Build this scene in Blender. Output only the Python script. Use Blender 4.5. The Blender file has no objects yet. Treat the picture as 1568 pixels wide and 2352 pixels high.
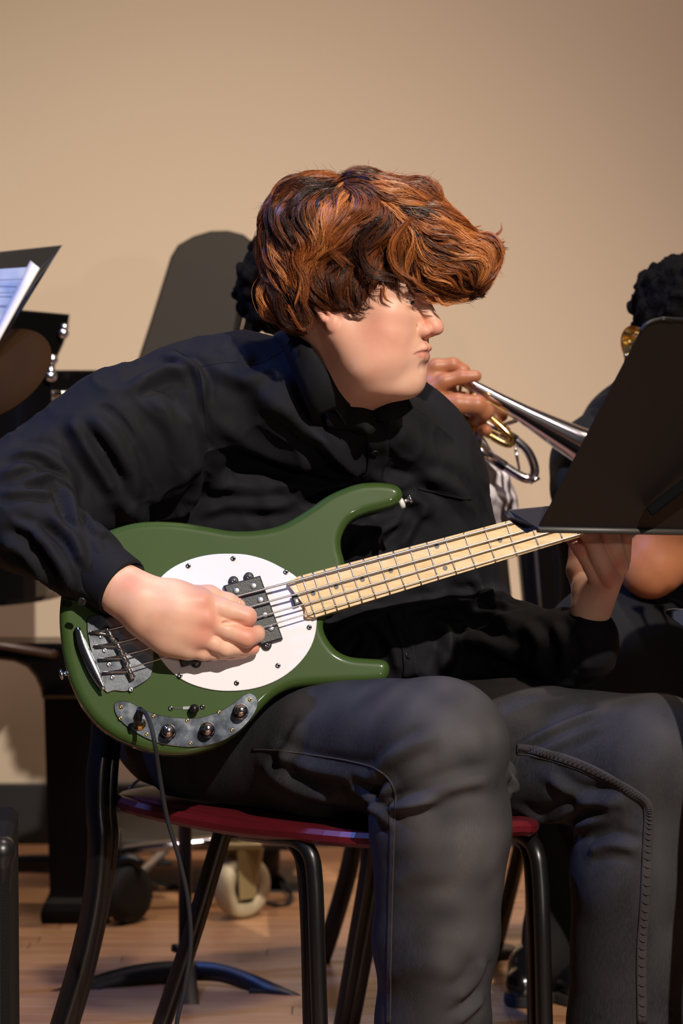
import bpy, bmesh, math, random
import numpy as np
from mathutils import Vector, Matrix
from mathutils.bvhtree import BVHTree

# ------------------------------------------------------------------ camera, world, lights, exposure
SC = bpy.context.scene
COL = SC.collection
FPX = 6800.0
PITCH = math.atan(426.0 / FPX)
CAMZ = 1.118
cam_d = bpy.data.cameras.new('camera')
cam = bpy.data.objects.new('camera', cam_d)
COL.objects.link(cam)
cam.location = (0, 0, CAMZ)
cam.rotation_euler = (math.pi / 2 - PITCH, 0, 0)
cam_d.sensor_fit = 'VERTICAL'
cam_d.sensor_height = 36.0
cam_d.sensor_width = 24.0
cam_d.lens = FPX / 2352.0 * 36.0
cam_d.clip_start = 0.05
cam_d.dof.use_dof = True
cam_d.dof.focus_distance = 3.98
cam_d.dof.aperture_fstop = 5.2
SC.camera = cam

SC.view_settings.view_transform = 'Standard'
SC.view_settings.look = 'None'
SC.view_settings.gamma = 1.0
SC.view_settings.use_curve_mapping = False
SC.view_settings.exposure = 0.0

world = bpy.data.worlds.new('hall')
SC.world = world
world.use_nodes = True
world.node_tree.nodes['Background'].inputs[0].default_value = (0.45, 0.42, 0.50, 1)
world.node_tree.nodes['Background'].inputs[1].default_value = 0.035

def spot(name, loc, aim, power, color, angle, blend=0.6, radius=0.08):
    d = bpy.data.lights.new(name, 'SPOT')
    d.energy = power; d.color = color; d.spot_size = math.radians(angle)
    d.spot_blend = blend; d.shadow_soft_size = radius
    o = bpy.data.objects.new(name, d)
    COL.objects.link(o)
    o.location = loc
    o.rotation_euler = (Vector(aim) - Vector(loc)).to_track_quat('-Z', 'Y').to_euler()
    return o

# stage lanterns: white key high in front, blue from the left, amber washes on the wall, plus an added floor fill
spot('key_spot', (2.2, -1.9, 5.15), (0.0, 4.0, 1.0), 2750, (1.0, 0.90, 0.80), 30, 0.8, 0.05)
spot('blue_spot', (-2.6, 3.7, 4.4), (-0.1, 4.0, 0.8), 520, (0.16, 0.30, 1.0), 40, 0.7, 0.08)
spot('front_low', (2.6, -3.0, 1.7), (0.0, 4.0, 0.9), 170, (1.0, 0.88, 0.78), 20, 0.8, 0.06)
spot('floor_fill', (0.9, 4.55, 5.6), (0.15, 5.3, 0.0), 470, (1.0, 0.82, 0.66), 60, 0.9, 0.15)  # added overhead spot that brightens the floor and the trumpet player
spot('wall_wash', (-1.2, 3.4, 5.6), (-0.85, 6.4, 0.85), 400, (1.0, 0.83, 0.64), 46, 1.0, 0.25)
spot('wall_wash', (1.5, 3.0, 5.2), (0.7, 6.4, 0.7), 230, (0.94, 0.72, 0.80), 50, 1.0, 0.25)

# ------------------------------------------------------------------ pixel helper
FWD = np.array([0, math.cos(PITCH), -math.sin(PITCH)])
UPV = np.array([0, math.sin(PITCH), math.cos(PITCH)])
RGT = np.array([1.0, 0, 0])
CAM = np.array([0, 0, CAMZ])

def ray(px, py):
    d = FWD * FPX + RGT * (px - 784.0) + UPV * (1176.0 - py)
    return d / d[1]

def P(px, py, D):
    return CAM + ray(px, py) * D

def PL(pts, D=None):
    return [P(*(p if len(p) == 3 else (p[0], p[1], D))) for p in pts]

# ------------------------------------------------------------------ numpy noise
_rng = np.random.RandomState(7)
_LAT = _rng.rand(32, 32, 32).astype(np.float32) * 2 - 1
def vnoise(p, scale, off=0.0):
    q = np.asarray(p, np.float32) * scale + off
    i = np.floor(q).astype(np.int64); f = q - i
    f = f * f * (3 - 2 * f)
    i &= 31; j = (i + 1) & 31
    def L(a, b, c): return _LAT[a, b, c]
    x0, y0, z0 = i[..., 0], i[..., 1], i[..., 2]; x1, y1, z1 = j[..., 0], j[..., 1], j[..., 2]
    fx, fy, fz = f[..., 0], f[..., 1], f[..., 2]
    c00 = L(x0, y0, z0) * (1 - fx) + L(x1, y0, z0) * fx
    c10 = L(x0, y1, z0) * (1 - fx) + L(x1, y1, z0) * fx
    c01 = L(x0, y0, z1) * (1 - fx) + L(x1, y0, z1) * fx
    c11 = L(x0, y1, z1) * (1 - fx) + L(x1, y1, z1) * fx
    return (c00 * (1 - fy) + c10 * fy) * (1 - fz) + (c01 * (1 - fy) + c11 * fy) * fz

# ------------------------------------------------------------------ signed distance fields -> mesh
class Field:
    def __init__(s, lo, hi, h):
        s.lo = np.array(lo, float); s.h = h
        s.n = np.ceil((np.array(hi, float) - s.lo) / h).astype(int) + 1
        s.F = np.full(s.n, 0.5, np.float32)
    def blk(s, lo, hi):
        a = np.clip(np.floor((lo - s.lo) / s.h).astype(int), 0, s.n)
        b = np.clip(np.ceil((hi - s.lo) / s.h).astype(int) + 1, 0, s.n)
        if np.any(b <= a): return None
        g = [(s.lo[i] + s.h * np.arange(a[i], b[i])).astype(np.float32) for i in range(3)]
        sl = tuple(slice(a[i], b[i]) for i in range(3))
        return sl, g[0][:, None, None], g[1][None, :, None], g[2][None, None, :]
    def comb(s, sl, d, k, mode):
        a = s.F[sl]
        if mode == 'cut':
            a = -a
        if k > 0:
            h = np.clip(0.5 + 0.5 * (a - d) / k, 0, 1)
            r = a + (d - a) * h - k * h * (1 - h)
        else:
            r = np.minimum(a, d)
        s.F[sl] = -r if mode == 'cut' else r
    def cone(s, a, b, ra, rb, k=0.01, mode='add'):
        a = np.array(a, float); b = np.array(b, float)
        m = max(ra, rb) + k + 3 * s.h
        t = s.blk(np.minimum(a, b) - m, np.maximum(a, b) + m)
        if t is None: return
        sl, X, Y, Z = t
        v = b - a; L = max(v @ v, 1e-12)
        tt = np.clip(((X - a[0]) * v[0] + (Y - a[1]) * v[1] + (Z - a[2]) * v[2]) / L, 0, 1)
        d = np.sqrt((X - a[0] - tt * v[0]) ** 2 + (Y - a[1] - tt * v[1]) ** 2 + (Z - a[2] - tt * v[2]) ** 2) - (ra + (rb - ra) * tt)
        s.comb(sl, d.astype(np.float32), k, mode)
    def chain(s, pts, rr, k=0.01, mode='add'):
        for i in range(len(pts) - 1):
            s.cone(pts[i], pts[i + 1], rr[i], rr[i + 1], k, mode)
    def ell(s, c, r, k=0.01, R=None, mode='add'):
        c = np.array(c, float); r = np.array(r, float)
        m = max(r) + 2 * k + 3 * s.h
        t = s.blk(c - m, c + m)
        if t is None: return
        sl, X, Y, Z = t
        X = X - c[0]; Y = Y - c[1]; Z = Z - c[2]
        if R is not None:
            R = np.array(R, float)
            X, Y, Z = (R[0, 0] * X + R[0, 1] * Y + R[0, 2] * Z, R[1, 0] * X + R[1, 1] * Y + R[1, 2] * Z, R[2, 0] * X + R[2, 1] * Y + R[2, 2] * Z)
        k0 = np.sqrt((X / r[0]) ** 2 + (Y / r[1]) ** 2 + (Z / r[2]) ** 2)
        k1 = np.sqrt((X / r[0] ** 2) ** 2 + (Y / r[1] ** 2) ** 2 + (Z / r[2] ** 2) ** 2)
        d = k0 * (k0 - 1) / np.maximum(k1, 1e-6)
        s.comb(sl, d.astype(np.float32), k, mode)
    def mesh(s):
        F = s.F; n = s.n
        neg = F < 0
        c = np.zeros(n - 1, np.int8)
        for dx in (0, 1):
            for dy in (0, 1):
                for dz in (0, 1):
                    c += neg[dx:n[0] - 1 + dx, dy:n[1] - 1 + dy, dz:n[2] - 1 + dz]
        act = (c > 0) & (c < 8)
        idx = np.argwhere(act)
        vid = np.full(n - 1, -1, np.int64); vid[act] = np.arange(len(idx))
        acc = np.zeros((len(idx), 3)); cnt = np.zeros(len(idx))
        cor = [np.array(q) for q in ((0,0,0),(1,0,0),(0,1,0),(1,1,0),(0,0,1),(1,0,1),(0,1,1),(1,1,1))]
        val = [F[idx[:, 0] + q[0], idx[:, 1] + q[1], idx[:, 2] + q[2]].astype(float) for q in cor]
        for i, j in ((0,1),(2,3),(4,5),(6,7),(0,2),(1,3),(4,6),(5,7),(0,4),(1,5),(2,6),(3,7)):
            a, b = val[i], val[j]
            m = (a < 0) != (b < 0)
            t = np.where(m, a / np.where(m, a - b, 1), 0)
            p = cor[i] + t[:, None] * (cor[j] - cor[i])
            acc[m] += p[m]; cnt[m] += 1
        V = (idx + acc / cnt[:, None]) * s.h + s.lo
        quads = []
        for ax in range(3):
            o = [i for i in range(3) if i != ax]
            sa = [slice(None)] * 3; sb = [slice(None)] * 3
            sa[ax] = slice(0, -1); sb[ax] = slice(1, None)
            A = neg[tuple(sa)]; B = neg[tuple(sb)]
            e = np.argwhere(A != B)
            ok = (e[:, o[0]] > 0) & (e[:, o[1]] > 0) & (e[:, o[0]] < n[o[0]] - 1) & (e[:, o[1]] < n[o[1]] - 1)
            e = e[ok]
            u = np.zeros(3, int); u[o[0]] = 1
            w = np.zeros(3, int); w[o[1]] = 1
            q = [vid[tuple((e - u - w).T)], vid[tuple((e - w).T)], vid[tuple(e.T)], vid[tuple((e - u).T)]]
            q = np.stack(q, 1)
            fl = A[tuple(e.T)]
            if ax == 1: fl = ~fl
            q = np.where(fl[:, None], q, q[:, ::-1])
            quads.append(q)
        return V, np.concatenate(quads)

def vnormals(V, Q):
    a, b, c, d = (V[Q[:, i]] for i in range(4))
    fn = np.cross(c - a, d - b)
    N = np.zeros_like(V)
    for i in range(4): 
        for k in range(3): N[:, k] += np.bincount(Q[:, i], fn[:, k], len(V))
    return N / np.maximum(np.linalg.norm(N, axis=1, keepdims=True), 1e-12)

def lap(V, Q, it=2, f=0.5):
    E = np.concatenate([Q[:, [0, 1]], Q[:, [1, 2]], Q[:, [2, 3]], Q[:, [3, 0]]])
    for _ in range(it):
        S = np.zeros_like(V)
        for k in range(3):
            S[:, k] = np.bincount(E[:, 0], V[E[:, 1], k], len(V)) + np.bincount(E[:, 1], V[E[:, 0], k], len(V))
        n = np.bincount(E[:, 0], minlength=len(V)) + np.bincount(E[:, 1], minlength=len(V))
        V = V + f * (S / np.maximum(n, 1)[:, None] - V)
    return V

# ------------------------------------------------------------------ objects
def newmesh(name, V, faces, m, parent=None, smooth=True, attrs=None, color=None):
    me = bpy.data.meshes.new(name)
    V = np.asarray(V, np.float32)
    if isinstance(faces, np.ndarray):
        nf, k = faces.shape
        me.vertices.add(len(V)); me.vertices.foreach_set('co', V.ravel())
        me.loops.add(nf * k); me.loops.foreach_set('vertex_index', faces.ravel().astype(np.int32))
        me.polygons.add(nf)
        me.polygons.foreach_set('loop_start', np.arange(0, nf * k, k, dtype=np.int32))
        me.update(calc_edges=True); me.validate()
    else:
        me.from_pydata([tuple(map(float, v)) for v in V], [], faces)
    if smooth:
        me.polygons.foreach_set('use_smooth', np.ones(len(me.polygons), bool))
    if attrs:
        for k, a in attrs.items():
            at = me.attributes.new(k, 'FLOAT', 'POINT'); at.data.foreach_set('value', np.asarray(a, np.float32))
    if m: me.materials.append(m)
    o = bpy.data.objects.new(name, me)
    COL.objects.link(o)
    if parent: o.parent = parent
    return o

def joinm(parts):
    """parts: list of (V, faces list/array) -> V, faces list"""
    VV, FF, off = [], [], 0
    for V, F in parts:
        V = np.asarray(V, float)
        VV.append(V)
        for f in F: FF.append([int(i) + off for i in f])
        off += len(V)
    return np.concatenate(VV), FF

def thing(name, label, cat, loc=(0, 0, 0), group=None):
    o = bpy.data.objects.new(name, None); COL.objects.link(o)
    o.location = loc; o.empty_display_size = 0.05
    o['label'] = label; o['category'] = cat
    if group: o['group'] = group
    return o

def tag(o, label, cat, group=None):
    o['label'] = label; o['category'] = cat
    if group: o['group'] = group
    return o

def struct(o):
    o['kind'] = 'structure'; return o

def reparent(o, p):
    """parent keeping world placement (all meshes are written in world coordinates)"""
    o.parent = p
    o.matrix_parent_inverse = Matrix.Translation(-Vector(p.location))
    return o

def child(name, VF, m, p, smooth=True, label=None, attrs=None, top=None):
    o = newmesh(name, VF[0], VF[1], m, None, smooth, attrs)
    if p is not None:
        o.parent = p
        if p.parent is None: o.matrix_parent_inverse = Matrix.Translation(-Vector(p.location))   # parts themselves sit at the world origin
    if label: o['label'] = label
    return o

def spline(pts, n, closed=False):
    p = np.array(pts, float)
    m = len(p)
    if closed: p = np.vstack([p[-1], p, p[0], p[1]]); segs = m
    else: p = np.vstack([2 * p[0] - p[1], p, 2 * p[-1] - p[-2]]); segs = m - 1
    out = []
    ts = np.linspace(0, segs, n, endpoint=not closed)
    for t in ts:
        i = min(int(t), segs - 1); f = t - i
        a, b, c, d = p[i], p[i + 1], p[i + 2], p[i + 3]
        out.append(0.5 * ((2 * b) + (c - a) * f + (2 * a - 5 * b + 4 * c - d) * f * f + (3 * b - a - 3 * c + d) * f ** 3))
    return np.array(out)

def nrm(v):
    v = np.array(v, float); return v / max(np.linalg.norm(v), 1e-12)

def frames(p, up=None):
    p = np.array(p, float)
    T = np.gradient(p, axis=0); T /= np.maximum(np.linalg.norm(T, axis=1, keepdims=True), 1e-9)
    u = np.array(up if up is not None else ([0, 0, 1] if abs(T[0][2]) < .9 else [0, 1, 0]), float)
    A, B = [], []
    a = nrm(np.cross(u, T[0]))
    for t in T:
        if up is not None: a = nrm(np.cross(u, t))
        else: a = nrm(a - t * (a @ t))
        A.append(a); B.append(np.cross(t, a))
    return T, np.array(A), np.array(B)

def tube(pts, r, seg=10, cap=True, n=None, up=None, rb=None):
    """round (or elliptical: rb) tube along points"""
    p = np.array(pts, float)
    if n: 
        rr = np.array(r, float) if np.ndim(r) else None
        if rr is not None: rr = np.interp(np.linspace(0, 1, n), np.linspace(0, 1, len(rr)), rr)
        p = spline(p, n); r = rr if rr is not None else r
    r = np.full(len(p), r, float) if np.ndim(r) == 0 else np.array(r, float)
    s2 = 1.0 if rb is None else rb
    T, A, B = frames(p, up)
    th = np.linspace(0, 2 * math.pi, seg, endpoint=False)
    V = (p[:, None] + A[:, None] * (np.cos(th)[None, :, None] * r[:, None, None]) + B[:, None] * (np.sin(th)[None, :, None] * r[:, None, None] * s2)).reshape(-1, 3)
    F = []
    for i in range(len(p) - 1):
        for j in range(seg):
            k = (j + 1) % seg
            F.append([i * seg + j, i * seg + k, (i + 1) * seg + k, (i + 1) * seg + j])
    if cap:
        F.append(list(range(seg))[::-1]); F.append([(len(p) - 1) * seg + j for j in range(seg)])
    return V, F

def bar(pts, w, t, n=None, up=None):
    """rectangular bar with chamfered corners along points; w across A, t across B"""
    p = np.array(pts, float)
    if n: p = spline(p, n)
    T, A, B = frames(p, up)
    c = min(w, t) * 0.22
    sec = [(w/2-c, -t/2), (w/2, -t/2+c), (w/2, t/2-c), (w/2-c, t/2), (-w/2+c, t/2), (-w/2, t/2-c), (-w/2, -t/2+c), (-w/2+c, -t/2)]
    V = np.array([[p[i] + A[i] * a + B[i] * b for a, b in sec] for i in range(len(p))]).reshape(-1, 3)
    F = []; m = len(sec)
    for i in range(len(p) - 1):
        for j in range(m):
            k = (j + 1) % m
            F.append([i * m + j, i * m + k, (i + 1) * m + k, (i + 1) * m + j])
    F.append(list(range(m))[::-1]); F.append([(len(p) - 1) * m + j for j in range(m)])
    return V, F

def slab(poly, nvec, t, bev=0.0):
    """3D planar polygon extruded by t along nvec (both ways half), with bevelled rim"""
    p = np.array(poly, float); nv = nrm(nvec); c = p.mean(0); m = len(p)
    nx = np.roll(p, -1, 0); pv = np.roll(p, 1, 0)
    def off(d):
        if d == 0: return p
        out = []
        for i in range(m):
            e1 = nrm(p[i] - pv[i]); e2 = nrm(nx[i] - p[i])
            n1 = nrm(np.cross(nv, e1)); n2 = nrm(np.cross(nv, e2))
            b = nrm(n1 + n2)
            if (np.cross(pv[i] - c, p[i] - c) @ nv) < 0: pass
            out.append(p[i] + sgn * b * d / max(b @ n1, .35))
        return np.array(out)
    area = sum(np.cross(p[i] - c, nx[i] - c) @ nv for i in range(m))
    sgn = 1 if area > 0 else -1
    rings = [off(bev) + nv * (-t / 2), p + nv * (-t / 2 + bev), p + nv * (t / 2 - bev), off(bev) + nv * (t / 2)] if bev > 0 else [p - nv * t / 2, p + nv * t / 2]
    V = np.concatenate(rings); F = []
    for i in range(len(rings) - 1):
        for j in range(m):
            k = (j + 1) % m
            q = [i * m + j, i * m + k, (i + 1) * m + k, (i + 1) * m + j]
            F.append(q if sgn > 0 else q[::-1])
    a = list(range(m)); b = [(len(rings) - 1) * m + j for j in range(m)]
    F.append(a[::-1] if sgn > 0 else a); F.append(b if sgn > 0 else b[::-1])
    return V, F

def box(c, s, R=None, bev=0.0):
    c = np.array(c, float); s = np.array(s, float) / 2
    ax = np.eye(3) if R is None else np.array(R, float)
    poly = [c + ax[0] * a * s[0] + ax[1] * b * s[1] for a, b in ((-1, -1), (1, -1), (1, 1), (-1, 1))]
    return slab(poly, ax[2], 2 * s[2], bev)

def lathe(c, axis, prof, seg=24, ref=None):
    """prof: (along, radius) list"""
    c = np.array(c, float); t = nrm(axis)
    u = np.array(ref if ref is not None else ([0, 0, 1] if abs(t[2]) < .9 else [1, 0, 0]), float)
    a = nrm(np.cross(u, t)); b = np.cross(t, a)
    th = np.linspace(0, 2 * math.pi, seg, endpoint=False)
    V, F = [], []
    for z, r in prof:
        for q in th: V.append(c + t * z + (a * math.cos(q) + b * math.sin(q)) * max(r, 1e-5))
    for i in range(len(prof) - 1):
        for j in range(seg):
            k = (j + 1) % seg
            F.append([i * seg + j, i * seg + k, (i + 1) * seg + k, (i + 1) * seg + j])
    F.append(list(range(seg))[::-1]); F.append([(len(prof) - 1) * seg + j for j in range(seg)])
    return np.array(V), F

def loft(rows, thick=0.0):
    """grid of points rows x cols -> sheet (closed with thickness)"""
    G = np.array(rows, float); a, b = G.shape[:2]
    n = np.cross(np.gradient(G, axis=0), np.gradient(G, axis=1))
    n /= np.maximum(np.linalg.norm(n, axis=2, keepdims=True), 1e-9)
    if thick == 0:
        V = G.reshape(-1, 3); F = [[i*b+j, i*b+j+1, (i+1)*b+j+1, (i+1)*b+j] for i in range(a-1) for j in range(b-1)]
        return V, F
    V = np.concatenate([(G + n * thick / 2).reshape(-1, 3), (G - n * thick / 2).reshape(-1, 3)])
    o = a * b; F = []
    for i in range(a - 1):
        for j in range(b - 1):
            q = [i*b+j, i*b+j+1, (i+1)*b+j+1, (i+1)*b+j]
            F.append(q[::-1]); F.append([x + o for x in q])
    rim = [j for j in range(b)] + [i*b+b-1 for i in range(1, a)] + [(a-1)*b+j for j in range(b-2, -1, -1)] + [i*b for i in range(a-2, 0, -1)]
    for i in range(len(rim)):
        x, y = rim[i], rim[(i + 1) % len(rim)]
        F.append([x, y, y + o, x + o])
    return V, F

# ------------------------------------------------------------------ materials
def lin(r, g, b):
    f = lambda c: (c / 255 / 12.92) if c / 255 <= 0.04045 else ((c / 255 + 0.055) / 1.055) ** 2.4
    return (f(r), f(g), f(b), 1)

class Mat:
    def __init__(s, name, col=(.5, .5, .5, 1), rough=.5, metal=0, spec=.5, coat=0, sss=0, sheen=0, aniso=0):
        s.m = bpy.data.materials.new(name); s.m.use_nodes = True
        s.t = s.m.node_tree; s.b = s.t.nodes['Principled BSDF']
        i = s.b.inputs
        i['Base Color'].default_value = col if len(col) == 4 else (*col, 1)
        i['Roughness'].default_value = rough; i['Metallic'].default_value = metal
        i['Specular IOR Level'].default_value = spec
        i['Coat Weight'].default_value = coat; i['Coat Roughness'].default_value = .06
        i['Anisotropic'].default_value = aniso
        if sss:
            i['Subsurface Weight'].default_value = sss
            i['Subsurface Radius'].default_value = (1.0, .35, .2); i['Subsurface Scale'].default_value = .008
        if sheen:
            i['Sheen Weight'].default_value = sheen; i['Sheen Roughness'].default_value = .5
    def n(s, ty, **kw):
        x = s.t.nodes.new(ty)
        for k, v in kw.items():
            if k in x.inputs.keys(): x.inputs[k].default_value = v
            else: setattr(x, k, v)
        return x
    def lk(s, a, b): s.t.links.new(a, b)
    def coords(s, scale=(1, 1, 1), kind='Object'):
        tc = s.n('ShaderNodeTexCoord'); mp = s.n('ShaderNodeMapping'); mp.inputs['Scale'].default_value = scale
        s.lk(tc.outputs[kind], mp.inputs[0]); return mp.outputs[0]
    def noise(s, scale, detail=3, co=(1, 1, 1), rough=.5):
        x = s.n('ShaderNodeTexNoise', Scale=scale, Detail=detail, Roughness=rough); s.lk(s.coords(co), x.inputs['Vector']); return x.outputs['Fac']
    def ramp(s, fac, stops):
        r = s.n('ShaderNodeValToRGB'); e = r.color_ramp.elements
        while len(e) < len(stops): e.new(.5)
        for q, (p, c) in zip(e, stops): q.position = p; q.color = c if len(c) == 4 else (*c, 1)
        s.lk(fac, r.inputs[0]); return r.outputs[0]
    def mix(s, fac, a, b):
        x = s.n('ShaderNodeMix', data_type='RGBA')
        for sock, v in ((x.inputs[0], fac), (x.inputs[6], a), (x.inputs[7], b)):
            if hasattr(v, 'is_output'): s.lk(v, sock)
            else: sock.default_value = v
        return x.outputs[2]
    def attr(s, name):
        return s.n('ShaderNodeAttribute', attribute_name=name).outputs['Fac']
    def color(s, sock): s.lk(sock, s.b.inputs['Base Color']); return s
    def bump(s, fac, strength=.3, dist=.001):
        b = s.n('ShaderNodeBump', Strength=strength, Distance=dist); s.lk(fac, b.inputs['Height'])
        s.lk(b.outputs[0], s.b.inputs['Normal']); return s

def cloth(name, c1, c2, scale=900, rough=.85, sheen=.0, bump=.25):
    m = Mat(name, c1, rough, spec=.25, sheen=sheen)
    m.color(m.mix(m.noise(60, 4), c1, c2)); m.bump(m.noise(scale, 2), bump, .0006); return m

M = {}
M['black_metal'] = Mat('black_metal', lin(14, 14, 16), .38, spec=.5).m
x = Mat('black_powder', lin(17, 16, 16), .55); x.bump(x.noise(1500, 1), .2, .0004); M['black_powder'] = x.m
x = Mat('stand_black', lin(24, 19, 17), .5, spec=.4); x.bump(x.noise(260, 3, (1, 1, 6)), .35, .0006); M['stand_black'] = x.m
M['lacquer'] = Mat('black_lacquer', lin(9, 8, 8), .18, coat=.5).m
M['chrome'] = Mat('chrome', (.80, .81, .84, 1), .2, 1).m
M['chrome_dark'] = Mat('dark_chrome', (.30, .28, .30, 1), .12, 1).m
M['steel_string'] = Mat('steel_string', (.62, .58, .56, 1), .28, 1).m
M['brass'] = Mat('brass', (.85, .60, .22, 1), .16, 1).m
M['silver'] = Mat('silver', (.82, .80, .80, 1), .13, 1).m
M['black_plastic'] = Mat('black_plastic', lin(22, 22, 22), .35).m
M['rubber'] = Mat('rubber', lin(20, 20, 20), .8).m
M['white_plastic'] = Mat('white_plastic', lin(225, 222, 215), .4).m
# ------------------------------------------------------------------ room shell
WALL_D = 6.36
x = Mat('painted_wall', lin(198, 180, 157), .75, spec=.2)
x.bump(x.noise(220, 3), .06, .001); M['wall'] = x.m
struct(newmesh('wall_back', *box((0, WALL_D + .05, 1.9), (7.5, .1, 3.8)), M['wall'], smooth=False))
M['base'] = Mat('rubber_base', lin(24, 22, 24), .6).m
struct(newmesh('baseboard_back', *box((0, WALL_D - .008, .066), (7.5, .016, .132), bev=.004), M['base'], smooth=False))
M['floor_strip'] = Mat('blue_strip', lin(62, 84, 150), .6).m  # plain blue for the thin strip along the baseboard
struct(newmesh('trim_1', *box((.45, WALL_D - .03, .008), (1.9, .028, .004)), M['floor_strip'], smooth=False))
x = Mat('subfloor', lin(95, 70, 48), .7); M['subfloor'] = x.m
FL = struct(newmesh('floor', *box((0, 3.2, -.06), (7.5, 6.6, .1)), M['subfloor'], smooth=False))
x = Mat('floor_wood', lin(176, 128, 90), .33, spec=.5)
oi = x.n('ShaderNodeObjectInfo')
g1 = x.noise(9, 5, (1.2, 26, 1)); g2 = x.noise(5, 2, (.6, 4, 1))
c = x.ramp(g1, [(.3, lin(140, 100, 70)), (.5, lin(172, 126, 90)), (.72, lin(190, 146, 106))])
c = x.mix(.35, c, x.ramp(oi.outputs['Random'], [(0, lin(140, 92, 62)), (.4, lin(178, 132, 92)), (1, lin(204, 160, 112))]))
c = x.mix(x.ramp(g2, [(.55, (0, 0, 0, 1)), (.75, (.45, .45, .45, 1))]), c, lin(150, 92, 60))
x.color(c); x.bump(g1, .12, .0008); M['plank'] = x.m
rnd = random.Random(3)
pm = {}
y = WALL_D - .004; row = 0
while y > 2.9:
    w = .057
    xx = -1.75 + rnd.uniform(-.5, 0)
    while xx < 1.75:
        L = rnd.choice((.6, .8, 1.0, 1.25))
        if L not in pm:
            V, F = box((0, 0, -.005), (L - .0012, w - .0012, .010), bev=.0008)
            me = bpy.data.meshes.new('plank'); me.from_pydata([tuple(v) for v in V], [], F); me.materials.append(M['plank']); pm[L] = me
        o = bpy.data.objects.new('plank', pm[L]); COL.objects.link(o)
        o.location = (xx + L / 2, y - w / 2, 0); o.parent = FL
        xx += L
    y -= w; row += 1

# ------------------------------------------------------------------ grand piano behind on the left
def D_floor(py): return 7602.0 / (py - 750.0)
pg = P(60, 2100, 5.63)
piano = thing('grand_piano', 'black grand piano with raised lid behind the guitarist', 'piano', (-.65, 5.75, 0))
x = Mat('piano_lid_reflection', lin(36, 30, 23), .6, spec=.25); M['lid'] = x.m  # warm reflection on the black lid, put into its base colour
# case: slab with a curved right end
case = [(-2.1, 5.35), (-.95, 5.35), (-.72, 5.40), (-.58, 5.52), (-.52, 5.7), (-.52, 5.95), (-.62, 6.1), (-.9, 6.18), (-2.1, 6.18)]
pts = [(a, b, .80) for a, b in spline(np.array(case), 40)]
child('case', slab(pts, (0, 0, 1), .40, .012), M['lacquer'], piano, smooth=False)
M['gold_plate'] = Mat('bronze_plate', lin(110, 70, 30), .4, .6).m
q = PL([(122, 918), (300, 918), (300, 965), (122, 965)], 5.34)
child('soundboard_plate', slab(q, (0, 1, 0), .02, .002), M['gold_plate'], piano, False)
q = PL([(118, 850), (330, 850), (330, 902), (118, 902)], 5.33)
child('rim_front', slab(q, (0, 1, 0), .05, .004), M['lacquer'], piano, False)
child('lid_prop', tube(PL([(124, 905), (200, 906), (262, 906), (292, 899)], 5.28), .0065, 10, n=12), M['silver'], piano)
q = spline(np.array([(300, 880), (345, 735), (385, 590), (402, 563), (440, 540), (480, 529), (520, 529), (560, 539), (588, 560), (590, 590), (545, 760), (515, 880)], float), 60, True)
q = [P(300, 880, 5.62)] + PL([(345, 735), (388, 590), (404, 563), (440, 542), (480, 530), (520, 529), (556, 538), (584, 560), (588, 600), (560, 720), (525, 880)], 5.62)
q = [a + np.array([0, (a[2] - 1.0) * .25, 0]) for a in q]
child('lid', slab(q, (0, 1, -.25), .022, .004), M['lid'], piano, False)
q = PL([(524, 880), (560, 740), (586, 610), (606, 610), (588, 740), (556, 880)], 5.55)
child('lid_support', slab(q, (0, 1, 0), .02, .003), M['lacquer'], piano, False)
# folded front flap with hinges
fl = PL([(-60, 708), (50, 712), (160, 722), (156, 760), (146, 790), (130, 825), (122, 860), (120, 960), (132, 1010), (120, 1060), (-60, 1060)], 5.2)
flap = child('front_flap', slab(fl, (0, 1, 0), .03, .003), M['lacquer'], piano, False)
for (a, b, r) in ((148, 752, .007), (146, 766, .009), (121, 826, .009), (117, 852, .008), (117, 864, .010)):
    child('hinge', lathe(P(a, b, 5.175), (.3, -1, 0), [(-.004, r), (.004, r), (.007, r * .5)], 14), M['chrome'], flap)
# lower case edge, bracket and leg
M['brown_reflection'] = Mat('brown_reflection', lin(52, 30, 14), .4).m  # brown reflection along the lower rim, given as base colour
M['leg_black'] = Mat('satin_black', lin(9, 8, 9), .6, spec=.2).m
child('lower_rail', tube(PL([(-80, 1478, 5.36), (0, 1482, 5.36), (60, 1492, 5.37), (130, 1505, 5.39)]), .008, 10, n=14), M['brown_reflection'], piano)
q = PL([(-60, 1500), (40, 1512), (68, 1524), (88, 1548), (100, 1575), (104, 1596), (232, 1596), (236, 1470), (-60, 1470)], 5.45)
child('leg_bracket', slab(q, (0, 1, 0), .12, .006), M['lacquer'], piano, False)
def leg_block(c0, prof):
    rows = []
    for (py, hw) in prof:
        c = P(c0, py, 5.55); rows.append([c + np.array([a * hw, b * hw, 0]) for a, b in ((-1, -1), (1, -1), (1, 1), (-1, 1))])
    V = np.array(rows).reshape(-1, 3); F = []
    for i in range(len(rows) - 1):
        for j in range(4):
            k = (j + 1) % 4; F.append([i*4+j, (i+1)*4+j, (i+1)*4+k, i*4+k])
    F.append([0, 1, 2, 3]); F.append([(len(rows)-1)*4+j for j in (3, 2, 1, 0)])
    return V, F
leg = child('leg', leg_block(178, [(1590, .058), (2030, .048), (2050, .050), (2062, .058), (2078, .063), (2090, .064), (2172, .055), (2176, .052)]), M['leg_black'], piano, False)
child('foot_plate', box(P(180, 2186, 5.55), (.128, .11, .014), bev=.003), M['black_metal'], leg, False)
child('foot_plate', box(P(185, 2198, 5.55), (.10, .08, .012), bev=.003), M['black_metal'], leg, False)
w = P(296, 2150, 5.5)
w[2] = .055
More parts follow.
